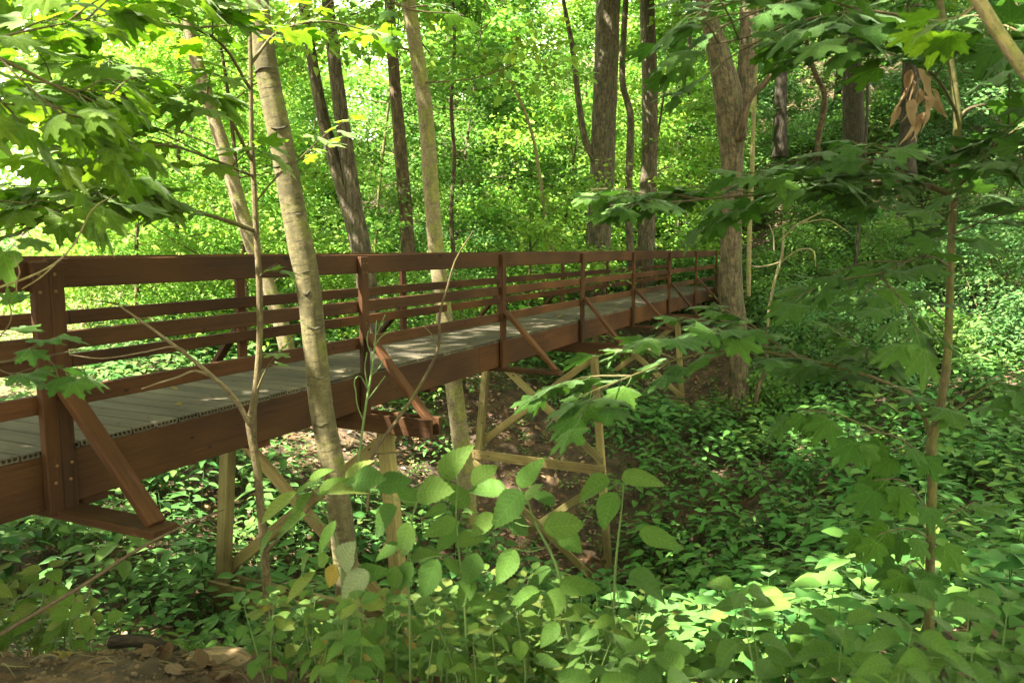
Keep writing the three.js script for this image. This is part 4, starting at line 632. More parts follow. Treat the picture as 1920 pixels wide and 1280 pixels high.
// right: the maple sapling with spreading shaded leaves
leafyTree('maple_sapling', 'slender maple sapling with tiers of large shaded leaves before the hillside', 'sapling',
  [[1742, 1230, 2.75, 18.5], [1744, 1100, 2.76, 17.6], [1746, 990, 2.77, 16.8], [1749, 900, 2.78, 16.8], [1747, 830, 2.79, 18.5], [1760, 780, 2.8, 16.0], [1775, 690, 2.8, 15.1], [1780, 600, 2.8, 14.3], [1783, 500, 2.8, 13.4], [1787, 400, 2.8, 13.4], [1792, 300, 2.8, 13.4], [1796, 225, 2.8, 14.3], [1788, 150, 2.8, 12.6], [1772, 60, 2.8, 11.8], [1758, -40, 2.8, 10.1], [1745, -200, 2.8, 6.7]],
  [
    { path: [[1784, 366, 2.8], [1735, 346, 2.78], [1640, 344, 2.75], [1560, 352, 2.7], [1480, 362, 2.68], [1380, 368, 2.65], [1270, 378, 2.62], [1160, 385, 2.6]], w: 12, n: 12, from: 0.12, size: 0.105, twigs: 13, tn: 4 },
    { path: [[1787, 360, 2.8], [1815, 330, 2.75], [1840, 300, 2.7], [1880, 250, 2.6], [1940, 200, 2.5]], w: 9, n: 7, from: 0.3, size: 0.125, twigs: 5 },
    { path: [[1747, 820, 2.8], [1715, 745, 2.75], [1650, 712, 2.7], [1580, 690, 2.65], [1500, 672, 2.6], [1400, 655, 2.55], [1280, 670, 2.5], [1170, 710, 2.45], [1080, 745, 2.4]], w: 10, n: 12, from: 0.12, size: 0.105, twigs: 12, tn: 4 },
    { path: [[1500, 672, 2.6], [1450, 640, 2.5], [1410, 615, 2.45], [1350, 600, 2.4]], w: 5, n: 3, size: 0.1, twigs: 1 },
    { path: [[1748, 880, 2.78], [1700, 830, 2.6], [1650, 810, 2.5], [1600, 820, 2.4]], w: 5, n: 3, size: 0.105, twigs: 1, hang: -0.3, tip: -0.5, face: 0.5 },
    { path: [[1746, 960, 2.77], [1690, 900, 2.6], [1640, 900, 2.5]], w: 5, n: 3, size: 0.11, twigs: 0, hang: -0.4, tip: -0.6, face: 0.7 },
    { path: [[1746, 1010, 2.77], [1700, 990, 2.6], [1650, 1000, 2.5]], w: 4, n: 3, size: 0.105, twigs: 0, hang: -0.4, tip: -0.6, face: 0.7 },
    { path: [[1744, 1080, 2.76], [1710, 1050, 2.6], [1690, 1070, 2.5]], w: 4, n: 3, size: 0.1, twigs: 0, hang: -0.4, tip: -0.6, face: 0.7 },
    { path: [[1752, 800, 2.79], [1800, 760, 2.7], [1840, 740, 2.6]], w: 5, n: 2, size: 0.12, twigs: 1, hang: -0.3 },
    { path: [[1783, 500, 2.8], [1740, 480, 2.7], [1680, 500, 2.6], [1620, 550, 2.5]], w: 5, n: 6, size: 0.11, twigs: 5 },
    { path: [[1785, 440, 2.8], [1830, 420, 2.7], [1890, 400, 2.6], [1960, 380, 2.5]], w: 5, n: 3, size: 0.13, twigs: 2 },
    { path: [[1780, 610, 2.8], [1730, 560, 2.7], [1690, 540, 2.6]], w: 4, n: 2, size: 0.11, twigs: 1 },
    { path: [[1796, 215, 2.8], [1760, 150, 2.7], [1700, 110, 2.6], [1600, 90, 2.5], [1480, 100, 2.45]], w: 6, n: 8, size: 0.11, twigs: 6 },
    { path: [[1796, 225, 2.8], [1815, 205, 2.8], [1860, 195, 2.8], [1940, 200, 2.8]], w: 9, n: 2, size: 0.12, twigs: 1 },
    { path: [[1775, 80, 2.8], [1720, 40, 2.7], [1620, 20, 2.6], [1500, 40, 2.5], [1400, 70, 2.45], [1290, 90, 2.4]], w: 7, n: 9, size: 0.115, twigs: 7 },
    { path: [[1760, -20, 2.8], [1650, -40, 2.65], [1480, 0, 2.5], [1350, 50, 2.4]], w: 6, n: 8, size: 0.115, twigs: 6 },
    { path: [[1790, 330, 2.8], [1720, 290, 2.7], [1640, 300, 2.6], [1560, 335, 2.5]], w: 5, n: 5, size: 0.11, twigs: 4 },
    { path: [[1794, 260, 2.8], [1850, 270, 2.7], [1930, 300, 2.55]], w: 5, n: 4, size: 0.12, twigs: 3 },
    { path: [[1770, 40, 2.8], [1840, 30, 2.6], [1910, 60, 2.5]], w: 5, n: 4, size: 0.13, twigs: 2 },
    { path: [[1745, 1000, 2.77], [1790, 960, 2.8], [1830, 940, 2.8]], w: 4, n: 2, size: 0.11, twigs: 0, hang: -0.4 },
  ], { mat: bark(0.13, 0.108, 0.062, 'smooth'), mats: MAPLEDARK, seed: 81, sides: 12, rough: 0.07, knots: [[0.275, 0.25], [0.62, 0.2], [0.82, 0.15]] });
leafyTree('overhead_branch', 'pale bare branch cutting across the top right corner close by', 'branch', [[1800, -50, 1.75, 22], [1835, 0, 1.72, 22], [1875, 65, 1.7, 23], [1925, 135, 1.67, 24], [2010, 240, 1.62, 26]], [{ path: [[1835, 0, 1.72], [1800, 30, 1.75], [1740, 40, 1.8]], w: 6, n: 2, size: 0.1, twigs: 0 }], { mat: BARK.dead, seed: 82, sides: 10, seg: 16 });
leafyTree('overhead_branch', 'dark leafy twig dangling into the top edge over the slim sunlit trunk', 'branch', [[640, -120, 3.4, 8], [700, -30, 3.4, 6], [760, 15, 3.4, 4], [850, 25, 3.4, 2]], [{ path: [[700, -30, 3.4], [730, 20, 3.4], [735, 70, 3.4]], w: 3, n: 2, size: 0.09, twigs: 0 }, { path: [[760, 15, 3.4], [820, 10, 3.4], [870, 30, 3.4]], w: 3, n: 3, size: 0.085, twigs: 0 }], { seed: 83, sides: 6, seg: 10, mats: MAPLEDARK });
// bits without leaves: dead sapling, bare stems, dried leaves
function bareStem(name, label, category, stem, arms, mat, seed, group, thin = 1) {
  stem = stem.map(([x, y, d, w]) => [x, y, d, w * thin]); arms = arms.map((p) => p.map(([x, y, d, w]) => [x, y, d, w * thin]));
  return leafyTree(name, label, category, stem, arms.map((path) => ({ path, w: path[0][3] ?? 4 })), { mat, seed, sides: 7, seg: 26, rough: 0.12, group }); }
bareStem('dead_sapling', 'bleached dead sapling with crooked bare arms on the slope right of the old forked tree', 'dead sapling', [[1440, 612, 10.5, 9], [1442, 580, 10.5, 9], [1452, 530, 10.5, 8], [1466, 480, 10.5, 8], [1470, 430, 10.5, 6]], [[[1467, 450, 10.5, 6], [1490, 425, 10.4, 5], [1520, 408, 10.4, 4], [1545, 396, 10.4, 3]], [[1500, 420, 10.4, 4], [1550, 412, 10.4, 3], [1592, 436, 10.4, 2]], [[1464, 492, 10.5, 5], [1500, 468, 10.4, 4], [1525, 470, 10.4, 4], [1530, 500, 10.4, 3]], [[1461, 492, 10.5, 5], [1440, 498, 10.4, 4], [1415, 500, 10.4, 3], [1404, 494, 10.4, 2]], [[1452, 470, 10.6, 4], [1450, 440, 10.6, 3], [1442, 420, 10.6, 2]]], bark(0.2, 0.165, 0.12, 'smooth'), 91, undefined, 0.62);
bareStem('dead_stick', 'crooked dead stick standing right of the foot of the old forked tree', 'dead stick', [[1416, 755, 12.5, 9], [1424, 720, 12.5, 8], [1438, 690, 12.5, 7], [1436, 650, 12.5, 6], [1440, 600, 12.5, 4]], [], BARK.brown, 92);
bareStem('bare_twig', 'long bare curved twig rising in front of the deck between second and third posts', 'twig', [[688, 960, 3.3, 5], [700, 850, 3.5, 7], [735, 800, 3.55, 7], [780, 735, 3.6, 7], [822, 650, 3.6, 6], [824, 590, 3.6, 5], [838, 540, 3.6, 4.5], [855, 485, 3.6, 3.5], [888, 432, 3.6, 2]], [[[822, 648, 3.6, 3], [808, 625, 3.6, 2], [795, 612, 3.6, 1.5]], [[824, 640, 3.6, 3], [830, 645, 3.6, 2], [834, 642, 3.6, 2]], [[700, 850, 3.5, 4], [740, 848, 3.45, 3], [778, 838, 3.4, 2]]], BARK.twig, 93);
bareStem('seed_stalk', 'green seed stalk with thin upright pods in front of the second railing post', 'seed stalk', [[668, 900, 3.2, 5], [676, 830, 3.2, 5], [686, 760, 3.2, 4.5], [696, 700, 3.2, 4], [702, 650, 3.2, 3], [706, 600, 3.2, 2]], [[[690, 730, 3.2, 2.5], [675, 705, 3.2, 2], [664, 715, 3.15, 1.5], [668, 740, 3.15, 1]], [[694, 705, 3.2, 2.5], [710, 690, 3.2, 2], [720, 672, 3.2, 1.4]], [[698, 670, 3.2, 2.5], [688, 640, 3.2, 2], [690, 620, 3.2, 1.4]], [[701, 650, 3.2, 2.5], [716, 630, 3.2, 2], [735, 620, 3.2, 1.4]], [[688, 750, 3.2, 2.5], [700, 735, 3.2, 2], [722, 705, 3.2, 1.4]], [[682, 790, 3.2, 2.5], [670, 760, 3.2, 2], [666, 725, 3.2, 1.3]], [[690, 728, 3.2, 2.5], [684, 690, 3.2, 2], [688, 660, 3.2, 1.3]], [[704, 630, 3.2, 2], [712, 612, 3.2, 1.6], [722, 590, 3.2, 1]]], STALK, 94);
bareStem('fallen_branch', 'long thin dead stem lying slantwise below the first outrigger', 'dead stem', [[-60, 1225, 2.75, 9], [40, 1165, 2.78, 9], [150, 1100, 2.82, 8], [250, 1035, 2.9, 7], [345, 985, 2.95, 5], [420, 955, 3, 3]], [[[170, 1088, 2.84, 5], [165, 1110, 2.84, 3], [160, 1125, 2.8, 2]]], BARK.twig, 95);
bareStem('bare_twig', 'pale bare twig arching across the left end of the top rail', 'twig', [[-70, 560, 2.35, 4.5], [0, 538, 2.35, 4.5], [70, 512, 2.36, 4], [110, 488, 2.38, 4], [140, 455, 2.4, 3.5], [175, 390, 2.4, 3], [215, 365, 2.4, 2]], [[[110, 488, 2.38, 3], [75, 520, 2.35, 3], [40, 542, 2.33, 2]], [[30, 528, 2.35, 3], [36, 510, 2.35, 2.5], [27, 482, 2.35, 2]], [[36, 512, 2.35, 2.5], [30, 535, 2.34, 2], [33, 560, 2.33, 1.5]]], BARK.dead, 96);
{
  const r = rng(99), t = thing('hanging_dried_leaves', 'bunch of curled dried brown leaves hanging from the right sapling', 'dried leaves', at(1722, 150, 2.72)), stalks = [];
  const TAN = [leafMaterial(0.4, 0.27, 0.15, 0.15, 0.05), leafMaterial(0.3, 0.19, 0.1, 0.15, 0.05), leafMaterial(0.48, 0.34, 0.2, 0.15, 0.05)];
  const g = [ovateLeaf(1, 0.17, 14, { fold: 1.4, droop: 0.5, wave: 0.2, twist: 1.2, seed: 3 }), ovateLeaf(1, 0.13, 14, { fold: 1.8, droop: -0.4, wave: 0.2, twist: 2.2, seed: 5 }), ovateLeaf(1, 0.19, 14, { fold: 1, droop: 0.8, wave: 0.22, twist: -1.8, seed: 8 })];
  for (const [x, y, s, an] of [[1708, 130, 55, -95], [1722, 128, 60, -80], [1714, 150, 62, -110], [1700, 165, 58, -125], [1725, 165, 66, -100], [1712, 185, 66, -95], [1735, 180, 60, -85], [1690, 200, 56, -110], [1716, 215, 58, -100], [1748, 165, 62, -70], [1752, 185, 50, -60], [1735, 210, 56, -100]]) {
    const p = at(x, y, 2.68 + 0.07 * r()).sub(t.position), a = an * Math.PI / 180; const m = part('dry_leaf', g[Math.floor(r() * 3)], TAN[Math.floor(r() * 3)], t); setLeaf(m, p, V(Math.cos(a), Math.sin(a), 0.3 * gauss(r)), V(gauss(r), 0.3, 1), s * 2.7 / FPX * 1.0); stalks.push(stalkGeo(p, V(0.012 * gauss(r), 0.05, 0), 0.0012));
  }
  stalks.push(limb([V(0, 0.05, 0), V(0.02, 0.1, 0.02), at(1770, 80, 2.78).sub(t.position)], [0.002, 0.002, 0.002], { seg: 6, sides: 5, cap: false }));
  part('leaf_stalks', mergeGeometries(stalks), BARK.twig, t).userData.kind = 'stuff';
}

// ------------------------------------------------------------------ tall herbs along the bank
function herb(name, label, category, stems, list, { mats = OVATE, geos = OVATEGEO, seed = 1, group, stalkMat = STALK, face = 0.75 } = {}) {
  const foot = at(...stems[0][0].slice(0, 3)), t = thing(name, label, category, foot, group), r = rng(seed), stalks = [], curves = [];
  for (const s of stems) { const g = limb(s.map(([x, y, d]) => at(x, y, d).sub(foot)), s.map(([, , d, w], i) => 0.7 * (w ?? lerp(7, 3, i / s.length)) * d / FPX / 2), { seg: 18, sides: 7, rough: 0.05, seed }); part('stem', g, stalkMat, t); curves.push(g.userData.curve); }
  for (const [x, y, px, an, d, mi] of list) {
    const L = px * d / FPX, a = an * Math.PI / 180, dir = V(Math.cos(a), Math.sin(a), 0.25 + 0.35 * gauss(r)).normalize(), p = at(x, y, d).sub(foot).addScaledVector(dir, -L * 0.5);
    const n = V(0.25 * gauss(r), 0.7, face + 0.25 * gauss(r)).normalize();
    const m = part('leaf', geos[Math.floor(r() * geos.length)], mi === undefined ? mats[Math.floor(r() * mats.length)] : mi, t); setLeaf(m, p, dir, n, L);
    let best = null, bd = 1e9; for (const c of curves) for (let k = 0; k <= 20; k++) { const q = c.getPointAt(k / 20), dd = q.distanceTo(p) + (q.y > p.y ? 0.15 : 0); if (dd < bd) { bd = dd; best = q; } }
    if (bd < 0.35) stalks.push(stalkGeo(best, p, 0.0014));
  }
  if (stalks.length) part('leaf_stalks', mergeGeometries(stalks), stalkMat, t).userData.kind = 'stuff';
  return t;
}
const TALL = [leafMaterial(0.125, 0.265, 0.036, 0.4, 0.07, ovateMap, ovateBump), leafMaterial(0.15, 0.29, 0.04, 0.42, 0.06, ovateMap, ovateBump), leafMaterial(0.1, 0.225, 0.034, 0.38, 0.08, ovateMap, ovateBump), leafMaterial(0.17, 0.3, 0.045, 0.42, 0.05, ovateMap, ovateBump)];
const PALE = leafMaterial(0.34, 0.42, 0.2, 0.3, 0.25, ovateMap, ovateBump);
herb('tall_herb', 'tallest big toothed herb, rising in front of the cross braced second trestle', 'wild herb', [[[1075, 1330, 2.25, 11], [1068, 1200, 2.25, 10], [1055, 1100, 2.25, 9], [1030, 1030, 2.25, 8], [1005, 985, 2.25, 6], [985, 925, 2.25, 4]], [[1140, 1330, 2.2, 9], [1150, 1150, 2.2, 8], [1155, 1050, 2.2, 7], [1165, 960, 2.2, 5], [1170, 905, 2.2, 3]]],
  [[1205, 893, 82, 5, 2.15], [1110, 912, 78, 200, 2.25], [1140, 955, 78, 245, 2.15], [1240, 1012, 92, -20, 2.1], [1218, 1090, 86, -15, 2.1], [1058, 985, 84, 5, 2.15], [1068, 1012, 66, -40, 2.3], [1085, 1097, 80, 8, 2.15], [992, 885, 72, 55, 2.3], [1002, 920, 60, 40, 2.2], [955, 945, 78, 215, 2.2], [912, 920, 78, 185, 2.3], [905, 985, 68, 225, 2.25], [948, 1062, 76, 240, 2.15], [1080, 1152, 66, 190, 2.2], [1100, 1195, 60, 220, 2.1], [1010, 1080, 60, 210, 2.3], [1040, 1130, 62, 250, 2.2], [975, 985, 56, -30, 2.3], [1020, 930, 52, 150, 2.35], [985, 1120, 64, 200, 2.2], [1030, 1190, 60, 230, 2.15]], { seed: 101, mats: TALL });
herb('tall_herb', 'tall nettle-like herb with big toothed leaves before the first trestle leg', 'wild herb', [[[880, 1340, 2.3, 10], [872, 1150, 2.3, 8], [862, 1050, 2.3, 7], [855, 960, 2.3, 5], [860, 890, 2.3, 4]], [[770, 1340, 2.3, 8], [768, 1150, 2.3, 7], [765, 1040, 2.3, 6], [775, 960, 2.3, 4], [800, 900, 2.3, 3]]],
  [[808, 918, 84, 25, 2.2], [842, 872, 74, 60, 2.3], [755, 1015, 84, 245, 2.15], [825, 990, 72, 205, 2.25], [805, 1085, 86, 250, 2.15], [716, 970, 70, 215, 2.3], [690, 898, 84, 20, 2.25], [738, 905, 70, 15, 2.3], [885, 1065, 62, 250, 2.2], [790, 1040, 66, 40, 2.3], [835, 1010, 66, 215, 2.3], [740, 1085, 56, 260, 2.2], [860, 930, 60, 120, 2.35], [905, 890, 60, 45, 2.4], [815, 955, 50, 190, 2.35], [880, 1010, 60, 20, 2.3], [760, 1080, 62, 250, 2.2], [870, 1110, 64, 215, 2.2], [795, 1130, 58, 40, 2.25], [850, 1060, 52, 150, 2.3], [725, 1030, 54, 200, 2.3], [900, 1130, 60, -20, 2.2], [770, 930, 50, 120, 2.35]], { seed: 102, mats: TALL });
herb('tall_herb', 'sunlit herb with narrow drooping leaves in front of the slim pale trunk', 'wild herb', [[[650, 1340, 2.4, 9], [648, 1120, 2.4, 7], [640, 1050, 2.4, 6], [622, 990, 2.4, 5], [600, 935, 2.4, 4], [592, 905, 2.4, 3]], [[622, 990, 2.4, 5], [575, 965, 2.38, 4], [540, 965, 2.35, 3]]],
  [[567, 917, 86, 205, 2.35], [518, 950, 100, 215, 2.3], [552, 958, 96, 225, 2.35], [536, 984, 100, 210, 2.3], [492, 1020, 70, 230, 2.3], [600, 888, 56, 30, 2.45], [622, 908, 78, 35, 2.4], [640, 912, 84, 30, 2.35], [676, 900, 86, 20, 2.35], [660, 880, 70, 60, 2.45], [612, 1005, 70, 240, 2.3], [566, 1060, 70, 235, 2.3], [560, 1100, 90, 220, 2.3]], { seed: 103, geos: LANCEGEO, mats: [OVATE[0], OVATE[2], OVATE[3]], face: 0.4 });
herb('tall_herb', 'herb with two broad whitish upturned leaves beside the foot of the slim pale trunk', 'wild herb', [[[650, 1340, 2.2, 8], [645, 1180, 2.2, 6], [640, 1080, 2.2, 5], [642, 1020, 2.2, 4]]], [[645, 1045, 78, 75, 2.15, PALE], [662, 1095, 76, 215, 2.15, PALE], [690, 1075, 74, 30, 2.2], [622, 1080, 50, 250, 2.25, YELLOW], [600, 1050, 40, 200, 2.2], [655, 1140, 56, 230, 2.15], [700, 1130, 50, -10, 2.2]], { seed: 104 });
herb('bright_herb', 'yellow-green glowing young herb at the soil edge under the first outrigger', 'wild herb', [[[132, 1215, 3.15, 8], [130, 1180, 3.15, 7], [133, 1150, 3.15, 6], [138, 1125, 3.15, 4]]], [[110, 1152, 40, 175, 3.1], [150, 1125, 36, 80, 3.1], [172, 1132, 40, 35, 3.1], [158, 1172, 36, 250, 3.05], [182, 1158, 28, 260, 3.1], [215, 1155, 40, 25, 3.05], [98, 1172, 36, 195, 3.1], [140, 1145, 40, 220, 3.05], [122, 1120, 40, 120, 3.15], [165, 1190, 34, 235, 3.05]], { seed: 105, geos: SMALLGEO, mats: [OVATE[2], OVATE[3]] });
// random herbs
function randomHerb(name, label, category, group, foot, h, pairs, L, seed, { mats = OVATE, geos = SMALLGEO, lean = 0.25, toward = 0.3, branches = 1 } = {}) {
  const t = thing(name, label, category, foot, group), r = rng(seed), stalks = [];
  for (let b = 0; b < branches; b++) {
    const top = V(gauss(r) * h * lean, h * (0.75 + 0.3 * r()), gauss(r) * h * lean), mid = top.clone().multiplyScalar(0.55).add(V(gauss(r) * 0.03, 0, gauss(r) * 0.03)), g = limb([V(0, -0.06, 0), mid, top], [0.0035, 0.0028, 0.0014], { seg: 8, sides: 5, seed: seed + b, cap: false });
    part('stem', g, STALK, t); const c = g.userData.curve;
    for (let k = 0; k < pairs; k++) { const u = lerp(0.3, 1, (k + 1) / pairs), p = c.getPointAt(u), yaw = k * 1.57 + r() * 0.6, l = L * (0.6 + 0.5 * Math.sin(Math.PI * lerp(0.25, 0.95, (k + 0.5) / pairs))) * (0.85 + 0.3 * r());
      for (const s of k === pairs - 1 ? [0, 1, 2] : [0, 1]) { const a = yaw + s * (k === pairs - 1 ? 2.1 : Math.PI), d = V(Math.cos(a), -0.05 + 0.3 * gauss(r) + (k === pairs - 1 ? 0.35 : 0), Math.sin(a)).normalize(), e = p.clone().addScaledVector(d, l * 0.25); stalks.push(stalkGeo(p, e, 0.001)); const [X, Y] = px2(e.clone().add(foot)); if (X > 1095 && X < 1185 && Y < 1125) continue; const m = part('leaf', geos[Math.floor(r() * geos.length)], r() < 0.012 ? YELLOW : mats[Math.floor(r() * mats.length)], t); setLeaf(m, e, d.add(V(0, -0.2 * r(), 0)).normalize(), V(0.25 * gauss(r), 1, toward + 0.25 * gauss(r)).normalize(), l); } }
  }
  part('leaf_stalks', mergeGeometries(stalks), STALK, t).userData.kind = 'stuff';
  return t;
}
{
  const r = rng(555);
  // small leafy herbs along the edge of the bank
  for (let k = 0; k < 84; k++) { const px = 490 + 720 * r(), d = 2.1 + 1.15 * r(), p = at(px, 1200, d), foot = onGround(p.x, p.z), low = at(px, 1085 + 90 * r(), d).y; named(randomHerb('bank_herb', 'small leafy herb in the tangle along the bank edge below the bridge', 'wild herb', 'small herbs along the bank edge', foot, clamp(low - foot.y, 0.14, 0.6), 4 + Math.floor(2 * r()), 0.045 + 0.04 * r(), 5600 + k, { geos: k % 3 ? SMALLGEO : k % 2 ? LANCEGEO : OVATEGEO, mats: [OVATE[0], OVATE[1], OVATE[2], OVATE[1], OVATE[3]], branches: r() < 0.5 ? 2 : 1 }), ['broad leaved small herb', 'small leafy herb', 'low fresh green herb', 'narrow leaved small herb'][k % 3 ? (k % 4 < 2 ? 1 : 2) : k % 2 ? 3 : 0], BANK); }
  // broad leaved herbs right in front, lower right
  for (let k = 0; k < 44; k++) { const px = 1110 + 880 * (k + 1.6 * r()) / 44, d = 1.3 + 1.0 * r(), p = at(px, 1240, d), foot = onGround(p.x, p.z), topY = at(px, 1165 + 140 * r() + (px < 1350 ? 50 : 0), d).y; named(randomHerb('front_herb', 'broad leaved herb in the soft green bank front at the lower right', 'wild herb', 'broad leaved herbs at the lower right', foot, Math.max(0.3, (topY - foot.y) / 0.95), 4 + Math.floor(3 * r()), 0.07 + 0.05 * r(), 6600 + k, { geos: k % 4 === 1 ? SMALLGEO : k % 7 === 3 ? LANCEGEO : OVATEGEO, branches: r() < 0.35 ? 2 : 1, lean: 0.12, toward: 0.35, mats: [OVATE[0], OVATE[1], OVATE[1]] }), 'broad leaved front herb', BANK); }
  // herbs at the lower left edge
  for (let k = 0; k < 9; k++) { const px = -70 + 200 * r(), d = 3.2 + 0.7 * r(), p = at(px, 1150, d), foot = onGround(p.x, p.z); named(randomHerb('left_herb', 'leafy yellow-green herb beyond the soil edge at the lower left', 'wild herb', 'herbs beyond the soil edge', foot, 0.3 + 0.3 * r(), 4, 0.09 + 0.03 * r(), 7600 + k, { mats: [OVATE[2], OVATE[2], OVATE[3]] }), 'yellow green herb past the soil', BANK); }
}
// ------------------------------------------------------------------ on the soil of the bank: rock, log, sticks, fallen leaves, clods
function stone(name, label, pos, size, seed, mat) {
  const g = new THREE.IcosahedronGeometry(1, 4), p = g.attributes.position, uv = []; for (let i = 0; i < p.count; i++) { const v = V(p.getX(i), p.getY(i), p.getZ(i)), k = 1 + 0.22 * fbm(v.x * 1.2 + seed, v.y * 1.2, v.z * 1.2) + 0.05 * fbm(v.x * 5 + seed, v.y * 5, v.z * 5); p.setXYZ(i, v.x * k * size[0], Math.sign(v.y) * Math.pow(Math.abs(v.y), 0.7) * k * size[1], v.z * k * size[2]); uv.push(v.x * 0.3 + 0.2 * v.y, v.z * 0.3 + 0.3 * v.y); }
  g.setAttribute('uv', new THREE.Float32BufferAttribute(uv, 2)); g.computeVertexNormals(); const m = part(numbered(name), g, mat, scene); m.position.copy(pos); return tag(m, label, 'rock');
}
{
  const rockMat = new THREE.MeshStandardMaterial({ color: col(0.42, 0.32, 0.19), map: soilMap, bumpMap: soilBump, bumpScale: 0.008, roughness: 0.95 });
  const on = (px, py, d, dy = 0) => { const p = at(px, py, d); return onGround(p.x, p.z, dy); };
  const rk = stone('rock', 'flat tan rock half sunk in the soil of the bank', on(410, 1225, 2.92, 0.0), [0.17, 0.05, 0.09], 3, rockMat); rk.rotation.y = -0.2;
  stone('rock', 'small pale stone beside the short log on the bank', on(196, 1195, 3.02, 0.0), [0.035, 0.022, 0.03], 7, rockMat);
  const lp = on(265, 1190, 3.05, 0.035), log = thing('rotten_log', 'short piece of rotten brown log on the bank edge', 'log', lp);
  part('trunk', limb([V(-0.13, 0.0, 0), V(0, 0.008, 0.01), V(0.16, -0.02, 0.03)], [0.026, 0.024, 0.015], { seg: 18, sides: 12, rough: 0.3, seed: 5 }), bark(0.09, 0.06, 0.034, 'rough'), log);
  part('cut_end', limb([V(-0.138, 0, 0), V(-0.13, 0, 0)], [0.023, 0.024], { seg: 2, sides: 12, rough: 0.1, seed: 5 }), BARK.dead, log);
  const r = rng(321);
  for (let k = 0; k < 44; k++) {
    const px = -20 + 1000 * r(), py = 1195 + 90 * r(), d = 2.9 - (py - 1190) / 90 * 0.32 + 0.1 * r(), p = at(px, py, d), a = r() * 3.14, l = 0.05 + 0.11 * r(), e = V(Math.cos(a), 0, 0.7 * Math.sin(a)).multiplyScalar(l);
    const A = onGround(p.x - e.x, p.z - e.z, 0.008), B = onGround(p.x + e.x, p.z + e.z, 0.012), M = A.clone().lerp(B, 0.5).add(V(0.015 * gauss(r), 0.01 + 0.012 * r(), 0.015 * gauss(r))), w = 0.0018 + 0.0035 * r() * r();
    const m = part(numbered('fallen_stick'), limb([A, M, B], [w, w, w * 0.5], { seg: 8, sides: 6, rough: 0.15, seed: k }), [BARK.twig, BARK.dead, BARK.dead][k % 3], scene); m.geometry.translate(-A.x, -A.y, -A.z); m.position.copy(A); tag(m, 'thin dry stick lying on the soil of the bank', 'stick', 'sticks on the bank'); named(m, l > 0.1 ? 'long dry stick on the soil' : 'short dry stick on the soil', BANK);
  }
  const dg = [mapleLeaf(1, { droop: -0.25, curl: 0.5, seed: 2 }), mapleLeaf(1, { droop: 0.3, curl: -0.3, seed: 6 }), ovateLeaf(1, 0.28, 12, { fold: 0.5, droop: -0.35, wave: 0.08, seed: 9 }), ovateLeaf(1, 0.33, 12, { fold: -0.2, droop: 0.3, wave: 0.1, seed: 12 })];
  for (let k = 0; k < 66; k++) {
    const px = -20 + 1080 * Math.pow(r(), 0.7), py = 1198 + 84 * r(), d = 2.88 - (py - 1190) / 90 * 0.32 + 0.06 * r(), p = at(px, py, d), q = onGround(p.x, p.z, 0.012 + 0.015 * r()), a = r() * 6.28;
    const m = part(numbered('fallen_leaf'), dg[k % 4], k % 9 === 4 ? YELLOW : DRY[Math.floor(r() * 3)], scene); setLeaf(m, q, V(Math.cos(a), 0.15 * gauss(r), Math.sin(a)), V(0.3 * gauss(r), 1, 0.35 * gauss(r)), 0.05 + 0.05 * r()); tag(m, k % 9 === 4 ? 'yellowing leaf lying on the soil of the bank' : 'curled brown leaf lying on the soil of the bank', 'fallen leaf', k % 9 === 4 ? 'yellow leaves on the bank' : 'brown leaves on the bank'); named(m, k % 9 === 4 ? 'yellow fallen leaf on the soil' : 'curled brown leaf on the soil', BANK);
  }
  // crumbs of earth
  const geo = new THREE.IcosahedronGeometry(1, 1), gp = geo.attributes.position; for (let i = 0; i < gp.count; i++) { const k = 1 + 0.5 * noise(gp.getX(i) * 1.6, gp.getY(i) * 1.6, gp.getZ(i) * 1.6); gp.setXYZ(i, gp.getX(i) * k, gp.getY(i) * k * 0.8, gp.getZ(i) * k); } geo.computeVertexNormals();
  const cm = new THREE.InstancedMesh(geo, new THREE.MeshStandardMaterial({ color: 0xffffff, roughness: 1 }), 9000); shade(cm); const q = new THREE.Quaternion(), e = new THREE.Euler();
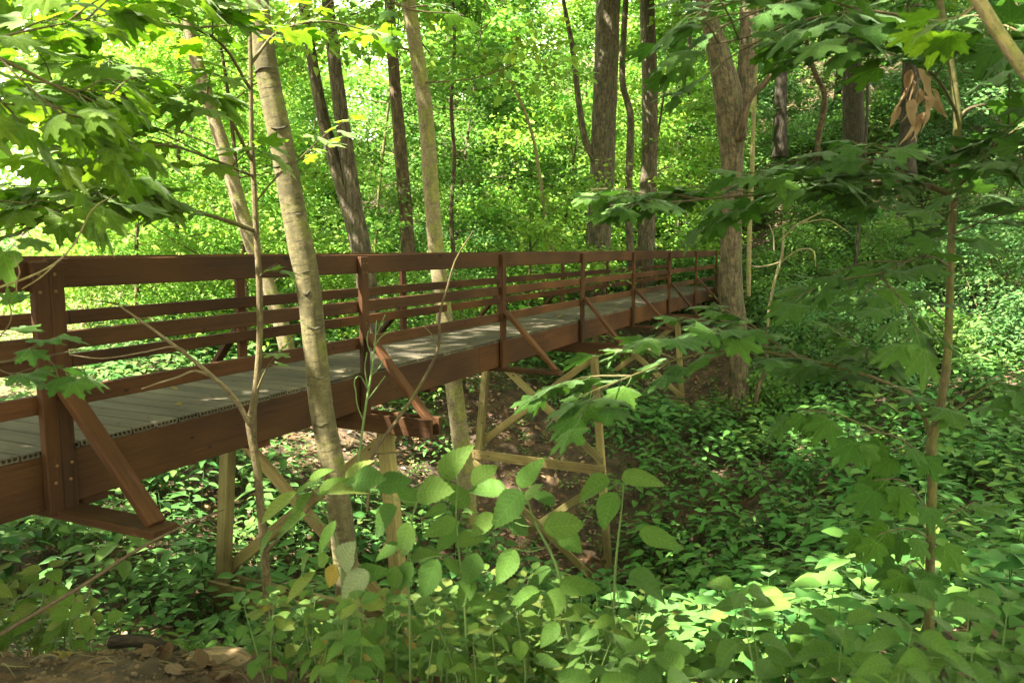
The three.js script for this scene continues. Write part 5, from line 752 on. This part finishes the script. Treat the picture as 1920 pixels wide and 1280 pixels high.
  for (let k = 0; k < 9000; k++) { const z = -(2.45 + 0.95 * r()), x = -4 + 5 * r(), s = 0.002 + 0.009 * Math.pow(r(), 5); q.setFromEuler(e.set(r() * 6, r() * 6, r() * 6)); cm.setMatrixAt(k, new THREE.Matrix4().compose(onGround(x, z, s * 0.3), q, V(s, s, s))); const b = 0.7 + 0.6 * r(); cm.setColorAt(k, col(0.13 * b, 0.088 * b, 0.05 * b)); }
  cm.name = 'soil_crumbs'; scene.add(cm); tag(cm, 'crumbs of brown earth on the bank', 'soil', null, 'stuff');
  { const dm = [], dt = [], q2 = new THREE.Quaternion(), e2 = new THREE.Euler(); for (let k = 0; k < 420; k++) { const u = -0.5 + 17 * r(), edge = r() < 0.6, v = edge ? (r() < 0.5 ? -0.06 - 0.1 * r() : -WIDTH + 0.06 + 0.1 * r()) : -0.1 - (WIDTH - 0.2) * r(), sc = 0.012 + 0.03 * r() * r(); q2.setFromEuler(e2.set(gauss(r) * 0.25, r() * 6.28, gauss(r) * 0.25)); dm.push(new THREE.Matrix4().compose(toWorld(u, 0.004 + 0.004 * r(), v), q2, V(sc, sc, sc))); const b = 0.4 + 0.7 * r(); dt.push(col(0.2 * b, 0.13 * b, 0.07 * b)); }
    tag(leaves('deck_litter', ovateLeaf(1, 0.3, 3, { fold: 0.5, droop: -0.2, seed: 3 }), dm, dt, leafMaterial(1, 1, 1, 0.1, 0.05), scene), 'crumbs of dry leaf lying along the deck boards', 'leaf litter', null, 'stuff'); }
  // a few leaves lying on the deck
  for (const [u, v, s, k] of [[0.45, -0.5, 0.05, 0], [0.95, -0.32, 0.045, 1], [-0.35, -0.45, 0.055, 2], [1.35, -0.75, 0.05, 0], [9.1, -0.6, 0.09, 3], [7.6, -0.4, 0.07, 1], [3.2, -0.55, 0.05, 2], [9.9, -0.35, 0.08, 0]]) { const w = toWorld(u, 0.008, v), m = part(numbered('deck_leaf'), dg[k], YELLOW, scene); setLeaf(m, w, V(Math.cos(u * 7), 0, Math.sin(u * 7)), V(0.1, 1, 0.1), s); tag(m, 'yellowed leaf lying on the grey deck boards', 'fallen leaf', 'leaves on the deck'); named(m, 'yellowed leaf on the deck', WOOD.map(([x, t]) => [x, t.replace('behind the railing beside', 'right of')])); }
}
giveNames();
renderer.render(scene, camera);
